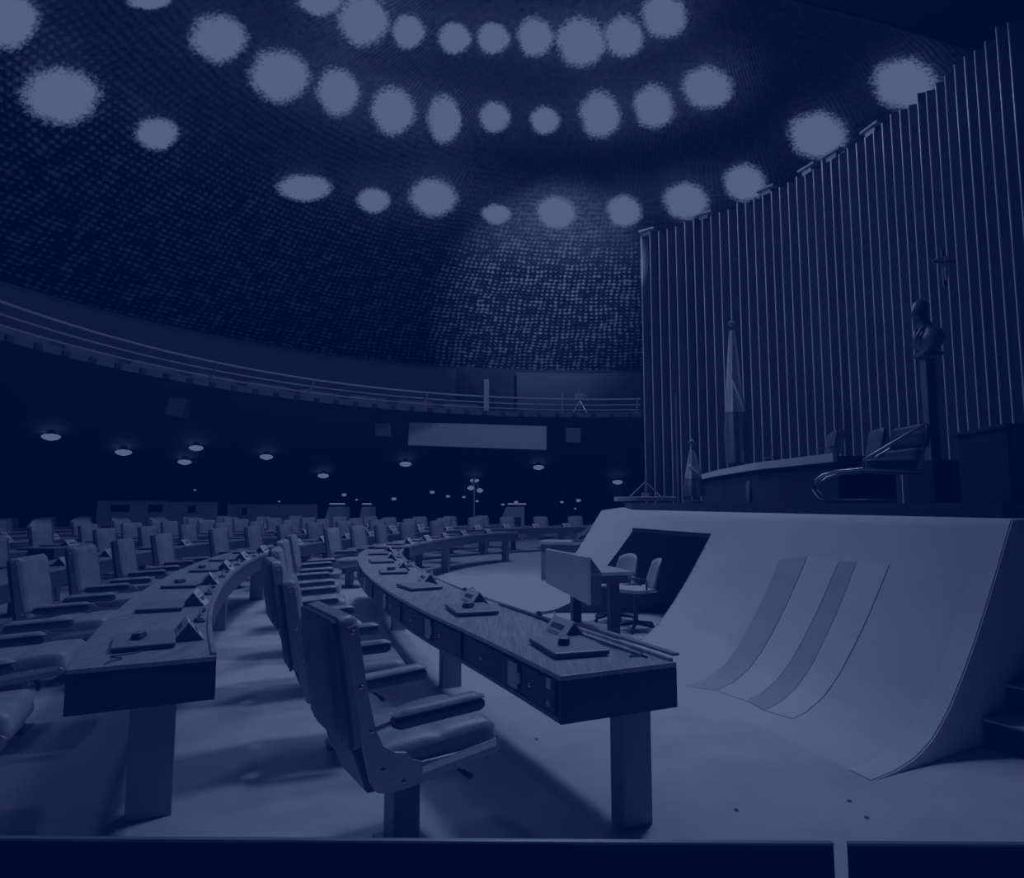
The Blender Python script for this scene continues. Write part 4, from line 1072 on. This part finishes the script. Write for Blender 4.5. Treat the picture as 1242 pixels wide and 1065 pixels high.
# ------------------------------------------------------------------ stenographers' table by the recess
T1 = Vector((TD.x, TD.y)); N1 = Vector((.95, .31)).normalized()
A_ = Vector((.44, 8.75)); B_ = Vector((.84, 7.4))
dvec = (A_ - B_).normalized(); L_ = (A_ - B_).length; nin = Vector((dvec.y, -dvec.x))
rz = atan2(dvec.y, dvec.x)   # local x from near corner to far corner, local -y inward
t = thing('reporters_table', 'small table with tall pale front panel before the dark recess of the platform', 'table', (B_.x, B_.y, 0), rz)
mb = MB().add([(0, .0, .40), (L_, .0, .48), (L_, .0, .92), (0, 0, .92), (0, -.03, .40), (L_, -.03, .48), (L_, -.03, .92), (0, -.03, .92)], [(0, 1, 2, 3)[::-1], (4, 5, 6, 7)[::-1], (0, 1, 5, 4), (1, 2, 6, 5), (2, 3, 7, 6), (3, 0, 4, 7)]); mb.build('front_panel', 'panel', t, bevel=.004)
MB().box(0, L_, -.56, -.03, .71, .75).build('tabletop', 'lap', t, bevel=.004)
mb = MB().add([(0, -.03, .4), (.025, -.03, .4), (.025, -.03, .92), (0, -.03, .92), (0, -.16, .4), (.025, -.16, .4), (.025, -.16, .75), (0, -.16, .75)], [(0, 1, 2, 3), (7, 6, 5, 4), (0, 3, 7, 4), (1, 5, 6, 2), (3, 2, 6, 7), (0, 4, 5, 1)]); mb.build('side_wing', 'gal', t)
MB().box(.02, L_ - .02, -.5, -.05, .62, .71).build('drawer_box', 'black', t)
for xx in (.08, L_ - .2):
    MB().box(xx, xx + .1, -.42, -.3, 0, .62).build('leg', 'wood_dark', t, bevel=.004)
def shell_chair(x, y, rz, label):
    t = thing('shell_chair', label, 'chair', (x, y, 0), rz)
    pts = []; n, m = 14, 14
    for i in range(n + 1):
        for j in range(m + 1):
            u = -1 + 2 * i / n; v = j / m
            w = .23 * (1 - .35 * max(0, v - .55) ** 1.5 * 2) 
            if v < .5: y_ = .22 - .44 * (v / .5); z_ = .45 - .02 * sin(v * 2 * pi) + .05 * u * u
            else: s = (v - .5) / .5; y_ = -.22 - .10 * s; z_ = .45 + .40 * s + .03 * (1 - s) * u * u - .05 * s * u * u
            pts.append((u * w, y_ + .06 * u * u * (v > .5), z_))
    mb = MB(); mb.grid(pts, n + 1, m + 1); o = mb.build('shell', 'panel', t, smooth=True); sd = o.modifiers.new('solid', 'SOLIDIFY'); sd.thickness = .02
    MB().tube([(0, 0, .06), (0, 0, .43)], .028, 10).build('column', 'black', t)
    for k in range(5):
        a = 2 * pi * k / 5 + .3; mb = MB(); mb.tube([(0, 0, .09), (.27 * cos(a), .27 * sin(a), .055)], [.028, .018], 8); f = mb.build('foot', 'black', t, smooth=True)
        mb = MB(); mb.lathe([(.02, -.02), (.026, -.01), (.026, .01), (.02, .02)], 12, Matrix.Translation((.27 * cos(a), .27 * sin(a), .027)) @ Matrix.Rotation(pi / 2, 4, 'X')); mb.build('caster', 'black', f, smooth=True)
    for sx in (-1, 1): MB().tube([(sx * .2, -.1, .47), (sx * .26, -.08, .62), (sx * .26, .14, .64)], .014, 8).build('armrest', 'black', t, smooth=True)
    return t
rin = atan2(-nin.y, -nin.x) - pi / 2
for sgn, x_, lab in ((0, .42, 'pale shell swivel chair at the nearer seat of the reporters table'), (1, 1.05, 'pale shell swivel chair at the farther seat of the reporters table')):
    p = B_ + dvec * (x_ + .08) + nin * .83; shell_chair(p.x, p.y, rin + (.2 if sgn else -.3), lab)
# small table further back
t = thing('small_table', 'small low table with a slanted reading board beyond the reporters table', 'table', (.55, 13.2, 0), radians(-12))
MB().box(0, .95, 0, .7, .70, .76).build('tabletop', 'panel', t, bevel=.005); MB().box(.02, .93, .02, .68, .55, .70).build('apron', 'wood_mid', t)
for (x, y) in ((.02, .02), (.8, .02), (.02, .55), (.8, .55)): MB().box(x, x + .13, y, y + .12, 0, .55).build('leg', 'leg', t)
mb = MB().add([(.62, 0, .76), (.62, .6, .76), (1.0, .6, 1.08), (1.0, 0, 1.08), (.66, 0, .76), (.66, .6, .76), (1.03, .6, 1.06), (1.03, 0, 1.06)], [(0, 1, 2, 3), (7, 6, 5, 4), (0, 3, 7, 4), (1, 5, 6, 2), (2, 6, 7, 3), (0, 4, 5, 1)]); mb.build('slanted_board', 'lap', t)

# ------------------------------------------------------------------ partition at the very front
def part(x0, x1, label):
    # y follows a slight slant
    f = lambda x: .912 - .012 * (x + .8)
    t = thing('front_partition', label, 'partition', (0, 0, 0)); zt = 1.083
    mb = MB().prism([(x0, f(x0)), (x1, f(x1)), (x1, f(x1) + .006), (x0, f(x0) + .006)], 0, zt - .003); mb.build('panel', 'part_black', t)
    mb = MB().prism([(x0, f(x0) - .001), (x1, f(x1) - .001), (x1, f(x1) + .0065), (x0, f(x0) + .0065)], zt - .003, zt); mb.build('top_edge', 'alu', t)
    return t
xa = (978 - 621) / 800 * .93; xb = (995 - 621) / 800 * .93
part(-1.6, xa, 'long glossy black partition panel along the bottom left with pale top edge')
part(xb, 1.6, 'glossy black partition panel at the bottom right corner with pale top edge')

# specks of debris on the floor: small flat scraps
for k, (x, y) in enumerate([(651, 897), (783, 928), (1051, 992), (1030, 972), (893, 983)]):
    p = atz(x, y, 0); o = MB().lathe([(.010, 0), (.012, .004), (.004, .008)], 7).build('floor_scrap', 'black'); o.location = p
    tag(o, ['small dark scrap on the floor left of the nearest desk leg', 'small dark scrap on the floor just right of the nearest desk leg', 'small dark scrap on the floor below the platform tip', 'small dark scrap close to the platform tip, upper left of another scrap', 'small dark scrap on the floor between desk leg and platform tip'][k], 'scrap')

# ------------------------------------------------------------------ light
def area(loc, target, size, energy, name='overhead_fill', shape='DISK'):
    L = bpy.data.lights.new(name, 'AREA'); L.shape = shape; L.size = size; L.energy = energy
    o = bpy.data.objects.new(name, L); COL.objects.link(o); o.location = loc
    o.rotation_euler = (Vector(target) - Vector(loc)).to_track_quat('-Z', 'Y').to_euler(); return o
def spot(loc, target, energy, ang, blend=.6, rad=.3, name='spot_light'):
    L = bpy.data.lights.new(name, 'SPOT'); L.spot_size = radians(ang); L.spot_blend = blend; L.energy = energy; L.shadow_soft_size = rad
    o = bpy.data.objects.new(name, L); COL.objects.link(o); o.location = loc
    o.rotation_euler = (Vector(target) - Vector(loc)).to_track_quat('-Z', 'Y').to_euler(); return o
spot((2.6, 7.4, 9.0), (-.4, 5.2, 0), 5400, 60, 1., .75)
spot((-7.5, 8.0, 10.5), (-2.2, 5.0, 0), 800, 50, 1., .6)
spot((-.4, 11.5, 12.0), (-.7, 10.5, 0), 9500, 54, 1., 1.2)  # added spot, brightens the middle desk rows
area((-1.0, 11.0, 12.4), (-.5, 10.5, 0), 3.0, 350)  # this and the next areas are added fill lamps under the dome
area((-6, 13, 12.0), (-6, 14, 0), 3.0, 160)
area((1, 17, 12.4), (-1, 17.5, 0), 4.0, 1200)
# added spot, brightens the far low part of the dome
spot((2.6, 14, 7.0), (1.2, 29.5, 11.2), 42000, 44, 1., .2, 'dome_wash')
# added spot, brightens the fins
spot((-1.5, 12.5, 9.5), (5.0, 12.5, 4.2), 2000, 84, 1., .3, 'fin_wash')
w = bpy.data.worlds.new('world'); SC.world = w; w.use_nodes = True
w.node_tree.nodes['Background'].inputs[0].default_value = (1, 1, 1, 1); w.node_tree.nodes['Background'].inputs[1].default_value = .008
# unused prototypes must not stay in the scene
for k in PR:
    if k not in used:
        for o in [PR[k]] + list(PR[k].children_recursive): bpy.data.objects.remove(o)
